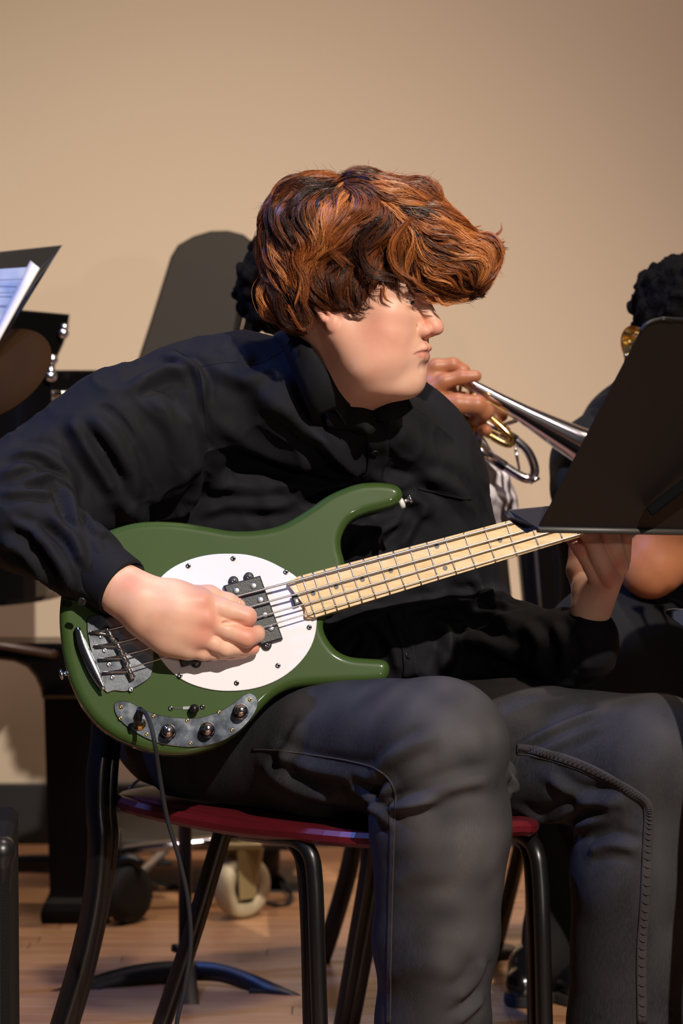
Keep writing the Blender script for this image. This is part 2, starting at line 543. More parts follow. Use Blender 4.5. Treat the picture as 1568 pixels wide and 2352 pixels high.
child('caster', lathe(w, (.75, -.6, 0), [(-.016, .030), (-.014, .052), (-.008, .055), (.008, .055), (.014, .052), (.016, .030)], 32), M['rubber'], leg)
child('caster_fork', tube([w + (-.05, .0, .02), w + (-.02, 0, .055), w + (.0, 0, .066), w + (.025, 0, .055)], .012, 8, n=10), M['black_metal'], leg)
child('caster_plate', box(P(255, 2180, 5.5), (.09, .05, .02), bev=.003), M['black_metal'], leg, False)

# ------------------------------------------------------------------ dolly with cream caster, hardware and cables at the back
dolly = thing('equipment_dolly', 'low metal dolly on a cream rubber caster by the back wall', 'dolly', P(548, 2120, 5.55))
child('frame_bar', bar(PL([(245, 1958, 5.6), (400, 1940, 5.62), (560, 1928, 5.65), (700, 1932, 5.7)]), .03, .018, n=12), M['chrome_dark'], dolly)
child('deck', box(P(480, 1908, 5.95), (.42, .35, .02), bev=.003), M['black_powder'], dolly, False)
M['cream'] = Mat('cream_rubber', lin(176, 160, 128), .6).m
M['cream_metal'] = Mat('cream_metal', lin(150, 132, 92), .4, .3).m
wc = P(556, 2050, 5.55)
wc[2] = .060
wheel = child('wheel', lathe(wc, (.62, -.78, 0), [(-.018, .028), (-.019, .050), (-.012, .058), (0, .060), (.012, .058), (.019, .050), (.018, .030), (.010, .028), (.010, .008)], 40), M['cream'], dolly)
child('hub', lathe(wc, (.62, -.78, 0), [(.0, .026), (.021, .024), (.024, .010), (.030, .009)], 20), M['rubber'], wheel)
ax = nrm((.62, -.78, 0))
for s in (-1, 1):
    a = wc + ax * .030 * s
    child('fork', slab([a + (-.022, -.018, -.018), a + (.006, .004, -.018), a + (.022, .016, .075), a + (-.026, -.02, .075)], ax, .004, .0), M['cream_metal'], dolly, False)
child('fork_plate', box(wc + np.array([0, 0, .082]), (.075, .07, .012), bev=.002), M['cream_metal'], dolly, False)
child('swivel', lathe(wc + np.array([0, 0, .088]), (0, 0, 1), [(0, .028), (.012, .028), (.02, .018), (.03, .018)], 20), M['chrome_dark'], dolly)
child('post', lathe(P(622, 2035, 5.85), (0, 0, 1), [(0, .022), (.03, .016), (.035, .019), (.14, .019)], 16), M['black_metal'], dolly)
child('post_foot', box(P(640, 2044, 5.85) , (.11, .09, .014), bev=.003), M['black_metal'], dolly, False)

hw = thing('hardware_stand', 'folded stand leg with black clamp on the floor behind the chair', 'stand', P(300, 2050, 5.6))
child('brace', tube(PL([(262, 2062, 5.6), (330, 2000, 5.68), (380, 1952, 5.75)]), .009, 10), Mat('grey_steel', (.35, .32, .30, 1), .35, .8).m, hw)
child('clamp', box(P(282, 2026, 5.6), (.055, .05, .028), bev=.005), M['black_plastic'], hw, False)
child('foot', slab(PL([(345, 1985), (360, 1970), (392, 1978), (396, 1986)], 5.75), (0, 1, 0), .03, .001), M['rubber'], hw, False)
child('rear_bar', bar(PL([(-40, 1986, 5.9), (100, 1980, 5.9), (240, 1985, 5.9)]), .02, .03, n=8), M['black_metal'], hw)
child('column', lathe(P(268, 2095, 5.62), (0, 0, 1), [(0, .012), (.16, .012)], 12), M['black_metal'], hw)
def cable(pts, r, label):
    return tag(newmesh('cable', *tube(PL(pts), r, 8, n=60), M['rubber']), label, 'cable')
cable([(-30, 2006, 5.98), (60, 2000, 6.02), (180, 2004, 6.0), (300, 1962, 6.1), (380, 1955, 6.15)], .0045, 'black cable lying along the floor at the foot of the back wall')
cable([(338, 1784, 4.5), (318, 1792, 4.5), (300, 1808, 4.5), (284, 1834, 4.48), (274, 1862, 4.46)], .0022, 'short thin black cord hanging beside the back corner of the burgundy seat')
cable([(300, 2018, 5.88), (360, 2030, 5.88), (430, 2042, 5.8), (520, 2060, 5.75), (600, 2072, 5.66), (650, 2080, 5.66), (668, 2060, 5.7), (655, 2030, 5.8), (640, 2010, 5.9)], .0042, 'thin brown cable looping on the floor around the cream caster')
# ------------------------------------------------------------------ amplifier, cymbal, stands
amp = thing('speaker_cabinet', 'black textured speaker cabinet corner at the left edge', 'speaker', (-.62, 3.72, 0))
x = Mat('tolex', lin(13, 12, 12), .75, spec=.2); x.bump(x.noise(420, 2), .8, .001); M['tolex'] = x.m
x = Mat('grille_cloth', lin(16, 15, 15), .8); x.bump(x.noise(900, 1), .6, .001); M['grille'] = x.m
tr = P(20, 1940, 3.66)
sd = nrm((-.07, 1, 0)); fd = nrm((1, .07, 0)); AR = [fd, sd, (0, 0, 1)]
child('case', box(tr - fd * .28 + sd * .15 - np.array([0, 0, tr[2] / 2]), (.56, .30, tr[2]), AR, .008), M['tolex'], amp, False)
child('grille', box(tr - fd * .29 - sd * .004 - np.array([0, 0, tr[2] / 2]), (.50, .012, tr[2] - .06), AR, .003), M['grille'], amp, False)
f = Field(tr + np.array([-.09, -.08, -.09]), tr + np.array([.03, .08, .03]), .0016)
f.ell(tr + np.array([-.012, .012, -.012]), (.019, .019, .019), .004)
for d in ((-.05, 0, 0), (0, .05, 0), (0, 0, -.05)):
    f.cone(tr + np.array([-.010, .010, -.010]), tr + np.array([-.010, .010, -.010]) + np.array(d), .014, .010, .006)
child('corner_protector', f.mesh(), M['black_plastic'], amp)
child('piping', tube([(tr[0] - .014, 3.656, .03), (tr[0] - .014, 3.656, tr[2] - .05)], .003, 8), M['rubber'], amp)

cy = thing('cymbal', 'bronze cymbal hanging in at the left edge of the picture', 'cymbal', P(-40, 2000, 4.6))
cc = P(-18, 860, 4.6)
x = Mat('bronze', (.028, .013, .005, 1), .8, 0, spec=.05); x.bump(x.noise(30, 2), .1, .001)
child('plate', lathe(cc, (-.36, -.62, .70), [(-.003, .0), (-.0035, .10), (-.001, .1), (.006, .055), (.010, .02), (.018, .012), (.019, 0)], 48), x.m, cy)
child('pole', tube([cc + (-.03, 0, .02), cc + (-.03, 0, -.3), (cc[0] - .03, cc[1], .02)], .009, 10), M['chrome_dark'], cy)
for a in (0, 2.1, 4.2):
    child('leg', tube([(cc[0] - .03, cc[1], .25), (cc[0] - .09 + .0 * math.cos(a), cc[1] + .05 * math.sin(a), .2), (cc[0] - .16 - .06 * math.cos(a), cc[1] + .2 * math.sin(a), .012)], .007, 8), M['chrome_dark'], cy)

# music stand with sheets, upper left
ms = thing('music_stand', 'black music stand holding white sheet music, upper left', 'music stand', P(-60, 2200, 4.9))
q = PL([(-160, 596, 4.70), (0, 578, 4.75), (143, 563, 4.80), (92, 640, 4.78), (0, 800, 4.72), (-60, 905, 4.68), (-200, 905, 4.62)])
child('desk', slab(q, (-.3, 1, .1), .004, .001), M['stand_black'], ms, False)
q = PL([(143, 563, 4.79), (107, 617, 4.785), (104, 622, 4.74), (80, 655, 4.74), (78, 662, 4.70), (0, 792, 4.66), (-40, 860, 4.65), (-60, 850, 4.68), (0, 752, 4.70), (90, 616, 4.76)])
child('side_lip', slab(q, (-.3, 1, .1), .004, .001), M['stand_black'], ms, False)
child('pole', tube([P(-80, 880, 4.75), P(-80, 2290, 4.9)], .012, 10), M['black_metal'], ms)
child('base', tube([P(-200, 2300, 4.85), P(-80, 2240, 4.9), P(0, 2290, 4.9)], .01, 8), M['black_metal'], ms)
x = Mat('paper', lin(150, 166, 206), .85)  # white pages; the blue light on them is put into the colour
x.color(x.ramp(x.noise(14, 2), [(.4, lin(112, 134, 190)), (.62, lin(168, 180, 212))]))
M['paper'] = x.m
paper = thing('sheet_music', 'white sheet music pages on the upper left stand', 'sheet music', P(20, 700, 4.7))
q = PL([(-120, 622, 4.66), (0, 618, 4.69), (62, 614, 4.71), (50, 650, 4.70), (0, 752, 4.66), (-50, 850, 4.63), (-150, 850, 4.6)])
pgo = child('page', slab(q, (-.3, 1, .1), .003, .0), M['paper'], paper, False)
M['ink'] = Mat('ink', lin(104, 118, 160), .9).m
q = PL([(-100, 642, 4.652), (60, 636, 4.69), (60, 640, 4.69), (-100, 646, 4.652)])
for i in range(5):
    a = 40 + i * 30
    qq = PL([(-100, 606 + a, 4.64), (max(54 - i * 15, -20), 600 + a, 4.675), (max(54 - i * 15, -20), 602 + a, 4.675), (-100, 608 + a, 4.64)])
    child('stave', slab(qq, (-.3, 1, .1), .0008, .0), M['ink'], pgo, False)
rows = []
for (a, b, dd), (c_, d_, e_) in zip([(72, 600, 4.70), (40, 662, 4.68), (0, 742, 4.65), (-40, 820, 4.63)], [(90, 615, 4.66), (56, 675, 4.64), (0, 776, 4.61), (-36, 850, 4.59)]):
    p0, p1 = P(a, b, dd), P(c_, d_, e_)
    rows.append([p0, (p0 + p1) / 2 + np.array([0, -.006, 0]), p1])
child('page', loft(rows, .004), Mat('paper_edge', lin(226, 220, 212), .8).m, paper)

# low music stand behind the chair: pole and curved three-legged base
st = thing('music_stand', 'black music stand with curved three-legged base behind the chair', 'music stand', P(425, 2200, 5.2))
child('pole', tube([P(425, 2225, 5.0), P(425, 1500, 5.0), P(425, 1200, 5.0)], .0115, 14), M['black_metal'], st)
child('collar', tube([P(412, 2186, 5.0), P(414, 2172, 5.0)], .015, 12), M['black_metal'], st)
x = Mat('brushed_black', lin(20, 27, 34), .42); x.bump(x.noise(300, 2, (1, 1, 8)), .3, .0005); M['brushed'] = x.m
def curved_leg(name, top, bot):
    T = spline(np.array(PL(top)), 16); B = spline(np.array(PL(bot)), 16)
    child(name, loft([T, (T + B) / 2 + np.array([0, -.004, 0]), B], .004), M['brushed'], st)
curved_leg('leg', [(425, 2206, 4.99), (340, 2211, 4.98), (250, 2230, 4.96), (160, 2262, 4.94), (95, 2284, 4.93)], [(425, 2258, 4.99), (350, 2262, 4.98), (270, 2278, 4.96), (195, 2287, 4.94), (98, 2288, 4.93)])
curved_leg('leg', [(425, 2206, 4.98), (500, 2212, 4.96), (570, 2233, 4.94), (640, 2263, 4.91), (695, 2288, 4.90)], [(425, 2252, 4.98), (500, 2254, 4.96), (560, 2272, 4.94), (610, 2288, 4.91), (690, 2298, 4.90)])
curved_leg('leg', [(405, 2212, 4.97), (404, 2256, 4.92), (406, 2296, 4.86), (412, 2332, 4.79)], [(448, 2212, 4.97), (452, 2256, 4.92), (456, 2296, 4.86), (460, 2328, 4.79)])
for a_, b_, c_ in ((215, 2288, 4.94), (592, 2290, 4.91)): child('foot', box(P(a_, b_, c_) + np.array([0, .01, .006]), (.03, .02, .012), bev=.002), M['rubber'], st, False)
q = PL([(330, 1175, 5.02), (520, 1175, 5.14), (520, 1400, 5.02), (330, 1400, 4.92)])
child('desk', slab(q, (.3, -1, .3), .003, .001), M['stand_black'], st, False)

# ------------------------------------------------------------------ big music stand in the right foreground (we see its back)
fs = thing('music_stand', 'large black music stand desk in the right foreground, seen from behind', 'music stand', (.62, 3.75, 0))
a0 = P(1236, 1212, 3.66); Wd = nrm((.80, .60, -.055)); 
tl = P(1478, 745, 3.55)
Hd = tl - a0
nd = nrm(np.cross(Wd, Hd))
if nd[1] > 0: nd = -nd
def dk(u, v, w=0.0): return a0 + Wd * u * .52 + Hd * v + nd * w
def rd(w):
    return [dk(0, 0, w), dk(1, 0, w), dk(1, .97, w), dk(.97, 1.0, w), dk(.10, 1.035, w), dk(.05, 1.03, w), dk(.015, 1.015, w), dk(0, .975, w)]
desk = child('desk', slab(rd(0), nd, .0026, .0008), M['stand_black'], fs, False)
child('rim', tube([dk(-.003, .97, .001), dk(.01, 1.012, .001), dk(.05, 1.035, .001), dk(.08, 1.030, .001), dk(.12, 1.037, .001), dk(1, 1.037, .001)], .0025, 8, n=30), M['black_powder'], desk)
child('bottom_fold', tube([dk(-.002, -.005, .002), dk(1, -.005, .002)], .0042, 10), Mat('worn_black', lin(52, 50, 46), .45).m, desk)
lipd = nrm((-.75, .66, 0)) * .045 + np.array([0, 0, .010])
q = [dk(0, 0), dk(1, 0), dk(1, 0) + lipd, dk(.02, 0) + lipd, dk(-.03, 0) + lipd * .93 + np.array([-.008, 0, 0])]
LIP0 = P(1160, 1180, 3.72)
q = [P(1236, 1216, 3.66), P(1209, 1225, 3.70), P(1180, 1203, 3.72), P(1160, 1186, 3.73), P(1158, 1178, 3.73), P(1166, 1172, 3.73), P(1250, 1165, 3.80)] 
q2 = [dk(0, -.003), P(1209, 1225, 3.675), P(1180, 1204, 3.69), P(1160, 1187, 3.70), P(1158, 1178, 3.705), P(1168, 1171, 3.715), P(1262, 1162, 3.73)]
child('lip_corner', slab(q2, (-.1, -1, .15), .004, .001), Mat('navy_black', lin(20, 23, 34), .5).m, fs, False)
back = dk(.5, .5, 0); 
child('lip', slab([dk(0, -.002), dk(1, -.002), dk(1, -.002) + lipd, dk(0, -.002) + lipd], nrm(np.cross(Wd, lipd)), .0025, 0), M['stand_black'], fs, False)
hub = dk(.5, .40, .02)
child('bracket', slab([dk(.40, .30, .004), dk(.60, .30, .004), dk(.58, .62, .004), dk(.42, .62, .004)], nd, .008, .001), M['black_metal'], fs, False)
child('bracket', bar([dk(.30, .12, .012), dk(.44, .46, .018), dk(.5, .5, .03)], .02, .012), Mat('matte_black', lin(8, 8, 8), .9, spec=.1).m, fs, False)
child('pole', tube([hub, (hub[0], hub[1], .5), (hub[0], hub[1], .03)], .012, 12), M['black_metal'], fs)
for a in (.3, 2.4, 4.5):
    child('leg', bar([(hub[0], hub[1], .06), (hub[0] + .15 * math.cos(a), hub[1] + .15 * math.sin(a), .05), (hub[0] + .28 * math.cos(a), hub[1] + .28 * math.sin(a), .008)], .03, .006, n=10), M['black_metal'], fs)
# lip corner of one more stand low at the right edge
rs = thing('music_stand', 'dark blue lip of a second music stand at the right edge', 'music stand', P(1620, 2300, 4.2))
child('lip', slab(PL([(1526, 1406), (1530, 1400), (1545, 1397), (1640, 1402), (1640, 1470), (1600, 1462), (1540, 1420)], 4.0), (0, 1, 0), .006, .001), Mat('navy_lip', lin(26, 33, 58), .5).m, rs, False)
child('pole', tube([P(1640, 1440, 4.0), P(1640, 2400, 4.0)], .012, 10), M['black_metal'], rs)

# ------------------------------------------------------------------ chairs
M['burgundy'] = Mat('burgundy_plastic', lin(84, 16, 24), .4).m
x = Mat('chair_black', lin(17, 16, 17), .33); x.bump(x.noise(80, 4), .15, .001); M['chair_black'] = x.m
chair = thing('stacking_chair', 'black metal stacking chair with burgundy seat under the guitarist', 'chair', (-.05, 4.05, 0))
SB = [P(272, 1842, 4.14), P(500, 1893, 4.0), P(700, 1914, 3.88), P(850, 1926, 3.83), P(1010, 1922, 3.85), P(1180, 1898, 3.93), P(1232, 1896, 3.98), P(1200, 1862, 4.15), P(900, 1820, 4.40), P(560, 1800, 4.42), P(330, 1815, 4.30)]
for p_ in SB: p_[2] -= .004
child('seat', slab(spline(np.array(SB), 44, True), (0, 0, 1), .020, .006), M['burgundy'], chair, False)
child('rear_leg', joinm([bar(PL([(238, 1330, 4.20), (234, 1560, 4.18), (236, 1690, 4.17), (226, 1770, 4.16), (224, 1860, 4.155), (229, 1930, 4.15), (218, 2060, 4.16), (188, 2200, 4.18), (150, 2330, 4.20), (95, 2500, 4.22), (55, 2600, 4.23)]), .026, .034, n=44, up=(.7, -.7, 0)),
     bar(PL([(262, 1330, 4.22), (258, 1560, 4.20), (260, 1690, 4.19), (254, 1770, 4.18), (250, 1860, 4.175), (254, 1930, 4.17), (238, 2060, 4.18), (208, 2200, 4.20), (172, 2330, 4.22), (118, 2500, 4.24), (78, 2600, 4.25)]), .020, .020, n=44, up=(.7, -.7, 0))]), M['chair_black'], chair)
child('rear_leg', bar(PL([(555, 1780, 4.36), (522, 1880, 4.32), (500, 1950, 4.32), (440, 2150, 4.34), (372, 2352, 4.37), (290, 2590, 4.40)]), .024, .026, n=24, up=(.7, -.7, 0)), M['chair_black'], chair)
child('front_leg', joinm([bar(PL([(560, 1912, 4.02), (610, 1920, 3.97), (662, 1930, 3.93), (690, 1962, 3.91), (700, 2020, 3.905), (707, 2140, 3.90), (712, 2352, 3.90), (718, 2600, 3.90)]), .018, .018, n=40, up=(.7, -.7, 0)),
     tube(PL([(560, 1912, 4.00), (620, 1920, 3.95), (680, 1930, 3.91), (712, 1962, 3.89), (722, 2020, 3.885), (727, 2140, 3.88), (734, 2352, 3.88), (744, 2600, 3.88)]), .0115, 12, n=40)]), M['chair_black'], chair)
child('front_leg', joinm([bar(PL([(1090, 1915, 4.2), (1150, 1918, 4.1), (1190, 1926, 4.03), (1213, 1955, 4.0), (1222, 2020, 3.99), (1228, 2140, 3.98), (1232, 2352, 3.98), (1238, 2600, 3.98)]), .018, .018, n=40, up=(.7, -.7, 0)),
     tube(PL([(1090, 1915, 4.18), (1150, 1918, 4.08), (1205, 1926, 4.01), (1230, 1955, 3.98), (1240, 2020, 3.97), (1245, 2140, 3.96), (1250, 2352, 3.96), (1256, 2600, 3.96)]), .0115, 12, n=40)]), M['chair_black'], chair)
bk = spline(np.array([(262, 1330, 4.20), (300, 1300, 4.36), (400, 1290, 4.44), (520, 1300, 4.46)], float), 10)
child('backrest', loft([PL(bk), PL([(a, b + 90, c) for a, b, c in bk]), PL([(a, b + 210, c) for a, b, c in bk])], .012), M['burgundy'], chair)
c2 = thing('stacking_chair', 'black metal chair of the trumpet player, seen as legs behind the guitarist', 'chair', (.15, 4.95, 0))
child('rear_leg', bar(PL([(822, 1900, 5.1), (795, 2020, 5.12), (760, 2140, 5.14), (728, 2235, 5.16)]), .034, .02, n=14, up=(.7, -.7, 0)), M['chair_black'], c2)
child('rear_leg', bar(PL([(1205, 1900, 5.16), (1182, 2000, 5.18), (1152, 2120, 5.20), (1130, 2206, 5.21)]), .026, .02, n=14, up=(.7, -.7, 0)), M['chair_black'], c2)
child('front_leg', joinm([bar(PL([(866, 1800, 4.62), (845, 2000, 4.62), (818, 2160, 4.63), (786, 2352, 4.64), (776, 2395, 4.64)]), .028, .02, n=14, up=(.7, -.7, 0)),
    bar(PL([(890, 1800, 4.63), (868, 2000, 4.63), (842, 2160, 4.64), (806, 2352, 4.65), (796, 2395, 4.65)]), .028, .02, n=14, up=(.7, -.7, 0))]), M['chair_black'], c2)
child('front_leg', tube(PL([(1215, 1800, 4.66), (1222, 2100, 4.66), (1226, 2382, 4.66)]), .011, 10, n=8), M['chair_black'], c2)
child('seat', slab([P(870, 1812, 4.6), P(1230, 1812, 4.66), P(1200, 1790, 5.15), P(800, 1790, 5.1)], (0, 0, 1), .02, .004), M['chair_black'], c2, False)
# ------------------------------------------------------------------ electric bass
BN = nrm((.08, -.96, .25))
BO = P(700, 1370, 3.97)
BU = np.array([.962, 0, .2735]); BU[1] = (BU[0] * -BN[0] - BU[2] * BN[2]) / BN[1]; BU = nrm(BU)
BV = np.cross(BN, BU)
def b2w(p): p = np.asarray(p, float); return BO + p[..., 0:1] * BU + p[..., 1:2] * BV + p[..., 2:3] * BN
def bl(px, py, w=0.0):
    d = ray(px, py); o = BO + BN * w
    t = ((o - CAM) @ BN) / (d @ BN); q = CAM + d * t - BO
    return np.array([q @ BU, q @ BV, w])
def BW(px, py, w=0.0): return b2w(bl(px, py, w))
def bls(pts, w=0.0): return np.array([bl(a, b, w) for a, b in pts])
def bchild(name, VF, m, p, smooth=True, label=None): return child(name, (b2w(np.asarray(VF[0])), VF[1]), m, p, smooth, label)

bass = thing('electric_bass', 'glossy green electric bass with white oval pickguard and maple neck on his lap', 'bass guitar', tuple(BO))
x = Mat('green_lacquer', lin(58, 80, 36), .4, spec=.12, coat=.8)
x.color(x.mix(x.ramp(x.noise(45, 6, rough=.7), [(.68, (0, 0, 0, 1)), (.80, (.22, .22, .22, 1))]), lin(58, 79, 36), lin(92, 112, 68)))
M['green'] = x.m
outl = [(792,1287),(786,1265),(784,1240),(792,1215),(808,1194),(838,1179),(880,1168),(905,1160),(920,1148),(926,1135),(922,1121),(909,1111),(885,1106),(855,1105),(825,1108),(790,1119),(750,1138),(710,1166),(670,1191),(640,1205),(600,1214),(560,1217),(520,1215),(470,1206),(420,1198),(370,1195),(320,1197),(275,1207),(235,1222),(200,1243),(168,1280),(148,1325),(138,1385),(137,1440),(145,1500),(160,1560),(186,1616),(220,1660),(262,1692),(310,1714),(360,1728),(410,1733),(460,1726),(510,1708),(550,1680),(580,1650),(608,1618),(640,1592),(680,1577),(740,1572),(790,1570),(840,1568),(878,1564),(893,1549),(896,1530),(888,1517),(872,1512),(840,1510),(805,1506),(776,1493),(756,1470),(745,1447),(744,1428),(752,1414),(770,1405),(800,1350)]
loc = bls(outl)[:, :2]
loc = spline(np.c_[loc, np.zeros(len(loc))], 260, True)[:, :2]
TH = .043
f = Field((loc[:, 0].min() - .006, loc[:, 1].min() - .006, -TH - .006), (loc[:, 0].max() + .006, loc[:, 1].max() + .006, .006), .0017)
gx = f.lo[0] + f.h * np.arange(f.n[0]); gy = f.lo[1] + f.h * np.arange(f.n[1]); gz = f.lo[2] + f.h * np.arange(f.n[2])
X2, Y2 = np.meshgrid(gx, gy, indexing='ij')
dm = np.full(X2.shape, 1e9); ins = np.zeros(X2.shape, bool)
for i in range(len(loc)):
    a, b = loc[i], loc[(i + 1) % len(loc)]; v = b - a
    t = np.clip(((X2 - a[0]) * v[0] + (Y2 - a[1]) * v[1]) / (v @ v), 0, 1)
    dm = np.minimum(dm, (X2 - a[0] - t * v[0]) ** 2 + (Y2 - a[1] - t * v[1]) ** 2)
    c = (a[1] > Y2) != (b[1] > Y2)
    with np.errstate(divide='ignore', invalid='ignore'):
        ins ^= c & (X2 < (b[0] - a[0]) * (Y2 - a[1]) / (b[1] - a[1]) + a[0])
d2 = np.where(ins, -1, 1) * np.sqrt(dm)
r = .011
dx = d2[:, :, None] + r; dz = (np.abs(gz + TH / 2) - TH / 2 + r)[None, None, :]
f.F = (np.sqrt(np.maximum(dx, 0) ** 2 + np.maximum(dz, 0) ** 2) + np.minimum(np.maximum(dx, dz), 0) - r).astype(np.float32)
V, Q = f.mesh()
if (np.cross(V[Q[0, 2]] - V[Q[0, 0]], V[Q[0, 3]] - V[Q[0, 1]])) is not None: pass
bchild('body', (lap(V, Q, 1, .4), Q), M['green'], bass)

# pickguard
pgp = [(530,1272),(570,1275),(612,1287),(650,1306),(680,1325),(712,1360),(724,1395),(727,1430),(720,1470),(702,1505),(672,1538),(635,1563),(590,1580),(540,1587),(490,1585),(440,1572),(402,1550),(372,1518),(353,1480),(343,1440),(341,1400),(350,1360),(368,1328),(398,1303),(440,1284),(485,1274)]
pl = spline(bls(pgp, .0012), 90, True)
x = Mat('pickguard_white', lin(232, 228, 233), .45, spec=.3); M['pg'] = x.m
bchild('pickguard', slab(pl, (0, 0, 1), .0026, .0006), M['pg'], bass, False)
def screw(px, py, w, r=.0036, par=None, m=None):
    c = bl(px, py, w)
    s = bchild('screw', lathe(c, (0, 0, 1), [(-.001, r), (.0006, r), (.0013, r * .75), (.0009, r * .3), (.0005, 0.0001)], 14), m or M['chrome_dark'], par or bass)
    return s
for a, b in ((432,1300),(535,1283),(656,1314),(710,1441),(638,1529),(543,1569),(413,1552)):
    screw(a, b, .0026)

# pickup
x = Mat('pickup_black', lin(40, 40, 40), .45); x.bump(x.noise(500, 2), .5, .0006); M['pickup'] = x.m
def pk(px, py): return bl(px, py, .006)
pc = bls([(513,1346),(597,1323),(649,1468),(566,1492)], .006)
ww = (np.array(pc)).mean(0)
e1 = nrm(pc[1] - pc[0]); e2 = nrm(pc[2] - pc[1])
pickup = bchild('pickup', slab(pc, (0, 0, 1), .010, .0018), M['pickup'], bass, False)
for a, b in ((536,1335),(571,1326),(450,1523),(612,1482)):
    bchild('mounting_ear', lathe(bl(a, b, .004), (0, 0, 1), [(-.003, .0068), (.002, .0068), (.003, .0055)], 18), M['pickup'], pickup)
    s = screw(a, b, .0072, .003, pickup)
# second coil (partly under the hand) - lower left end of the twin pickup
pc2 = bls([(360,1395),(448,1370),(492,1512),(412,1534)], .005)
pk2 = bchild('pickup', slab(bls([(405,1497),(500,1470),(512,1505),(418,1533)], .005), (0, 0, 1), .008, .0016), M['pickup'], bass, False)
x = Mat('pole_piece', (.30, .31, .31, 1), .45, .9); M['pole'] = x.m
for a, b in ((543,1357),(582,1346),(598,1378),(608,1413),(562,1425),(622,1443)):
    bchild('pole_piece', lathe(bl(a, b, .0105), (0, 0, 1), [(0, .0046), (.0012, .0046), (.0018, .0036)], 18), M['pole'], pickup)

# neck and fretboard
A_top, A_bot = (672, 1331), (715, 1421)
u0 = bl(672, 1331)[0]; 
pT0, pT1 = bl(695, 1321, .011), bl(1160, 1198, .011)
pB0, pB1 = bl(715, 1421, .011), bl(1300, 1243, .011)
def edge(p0, p1, u): 
    t = (u - p0[0]) / (p1[0] - p0[0]); return p0[1] + t * (p1[1] - p0[1])
def vt(u): return edge(pT0, pT1, u)
def vb(u): return edge(pB0, pB1, u)
U21 = bl(719, 1363, .011)[0]; U9 = bl(1148, 1241, .011)[0]
SCL = (U9 - U21) / (.5288 - .2644)
def fu(n): return U21 + SCL * (.8636 * 2 ** (-n / 12) - .2644)
x = Mat('maple', lin(232, 204, 160), .38, coat=.35)
x.color(x.ramp(x.noise(26, 5, (3, 3, 9)), [(.3, lin(222, 188, 138)), (.55, lin(236, 208, 164)), (.8, lin(242, 218, 178))])); M['maple'] = x.m
x = Mat('maple_face', lin(238, 214, 172), .5, spec=.3)
x.color(x.ramp(x.noise(40, 5, (1, 3, 5)), [(.3, lin(212, 178, 126)), (.55, lin(226, 196, 148)), (.8, lin(234, 208, 164))])); M['maple2'] = x.m
rows = []
ue = fu(0) + .02
uu = np.concatenate([[u0 - .0005, u0 + .0015, u0 + .006], np.linspace(u0 + .012, ue, 40)])
heel = bl(845, 1395, 0)[0]
for k, u in enumerate(uu):
    hw = (vt(u) - vb(u)) / 2 - (.006, .0025, .0008)[k] if k < 3 else (vt(u) - vb(u)) / 2
    cv = (vt(u) + vb(u)) / 2
    t = np.clip((u - heel) / .05, 0, 1); t = t * t * (3 - 2 * t)
    dep = .030 * (1 - t) + .017 * t
    row = []
    for q in np.linspace(0, 1, 5):      # fretboard surface, slightly radiused
        s = q * 2 - 1; row.append((u + (.010 * (s * .9) if k < 3 else 0) * -1 * 1.0, cv + s * hw, .0112 - .0012 * s * s))
    for a in np.linspace(0, math.pi, 13)[0:]:
        e = .5 + .5 * t
        c_, s_ = math.cos(a), math.sin(a)
        sx = np.sign(c_) * abs(c_) ** (.25 + .65 * t); sy = s_ ** (.3 + .5 * t)
        row.append((u, cv + sx * hw, .0085 - sy * dep))
    rows.append(row)
V = np.array(rows); a_, b_ = V.shape[:2]
F = [[i*b_+j, i*b_+(j+1) % b_, (i+1)*b_+(j+1) % b_, (i+1)*b_+j] for i in range(a_-1) for j in range(b_)]
F.append(list(range(b_))[::-1]); F.append([(a_-1)*b_+j for j in range(b_)])
neck = bchild('neck', (V.reshape(-1, 3), F), M['maple'], bass, False)
M['fretwire'] = Mat('fretwire', (.75, .74, .74, 1), .2, 1).m
board = bchild('fretboard', slab([(u0 + .001, vt(u0) - .003, .0112), (u0 + .008, vt(u0 + .01), .0112), (ue, vt(ue), .0112), (ue, vb(ue), .0112), (u0 + .012, vb(u0 + .01), .0112), (u0 + .004, vb(u0) + .004, .0112)], (0, 0, 1), .0012, .0003), M['maple2'], bass, False)
for n in range(1, 22):
    u = fu(n)
    p = [(u, vt(u) - .0004 - t * (vt(u) - vb(u) - .0008), .0122 + .0004 * (1 - (2 * t - 1) ** 2)) for t in np.linspace(0, 1, 7)]
    bchild('fret', tube(p, .0012, 8), M['fretwire'], neck)
M['dot'] = Mat('dot_inlay', lin(52, 54, 50), .4).m
for a, b in ((719,1363),(772,1348),(832,1331),(897,1311),(1003,1255),(1022,1305),(1148,1241)):
    c = bl(a, b, .0118)
    bchild('dot_inlay', lathe(c, (0, 0, 1), [(-.001, .0033), (.0003, .0033)], 20), M['dot'], neck, False)
for n in (7, 5, 3):
    u = (fu(n) + fu(n - 1)) / 2; bchild('dot_inlay', lathe((u, (vt(u) + vb(u)) / 2, .0118), (0, 0, 1), [(-.001, .0033), (.0003, .0033)], 20), M['dot'], neck, False)
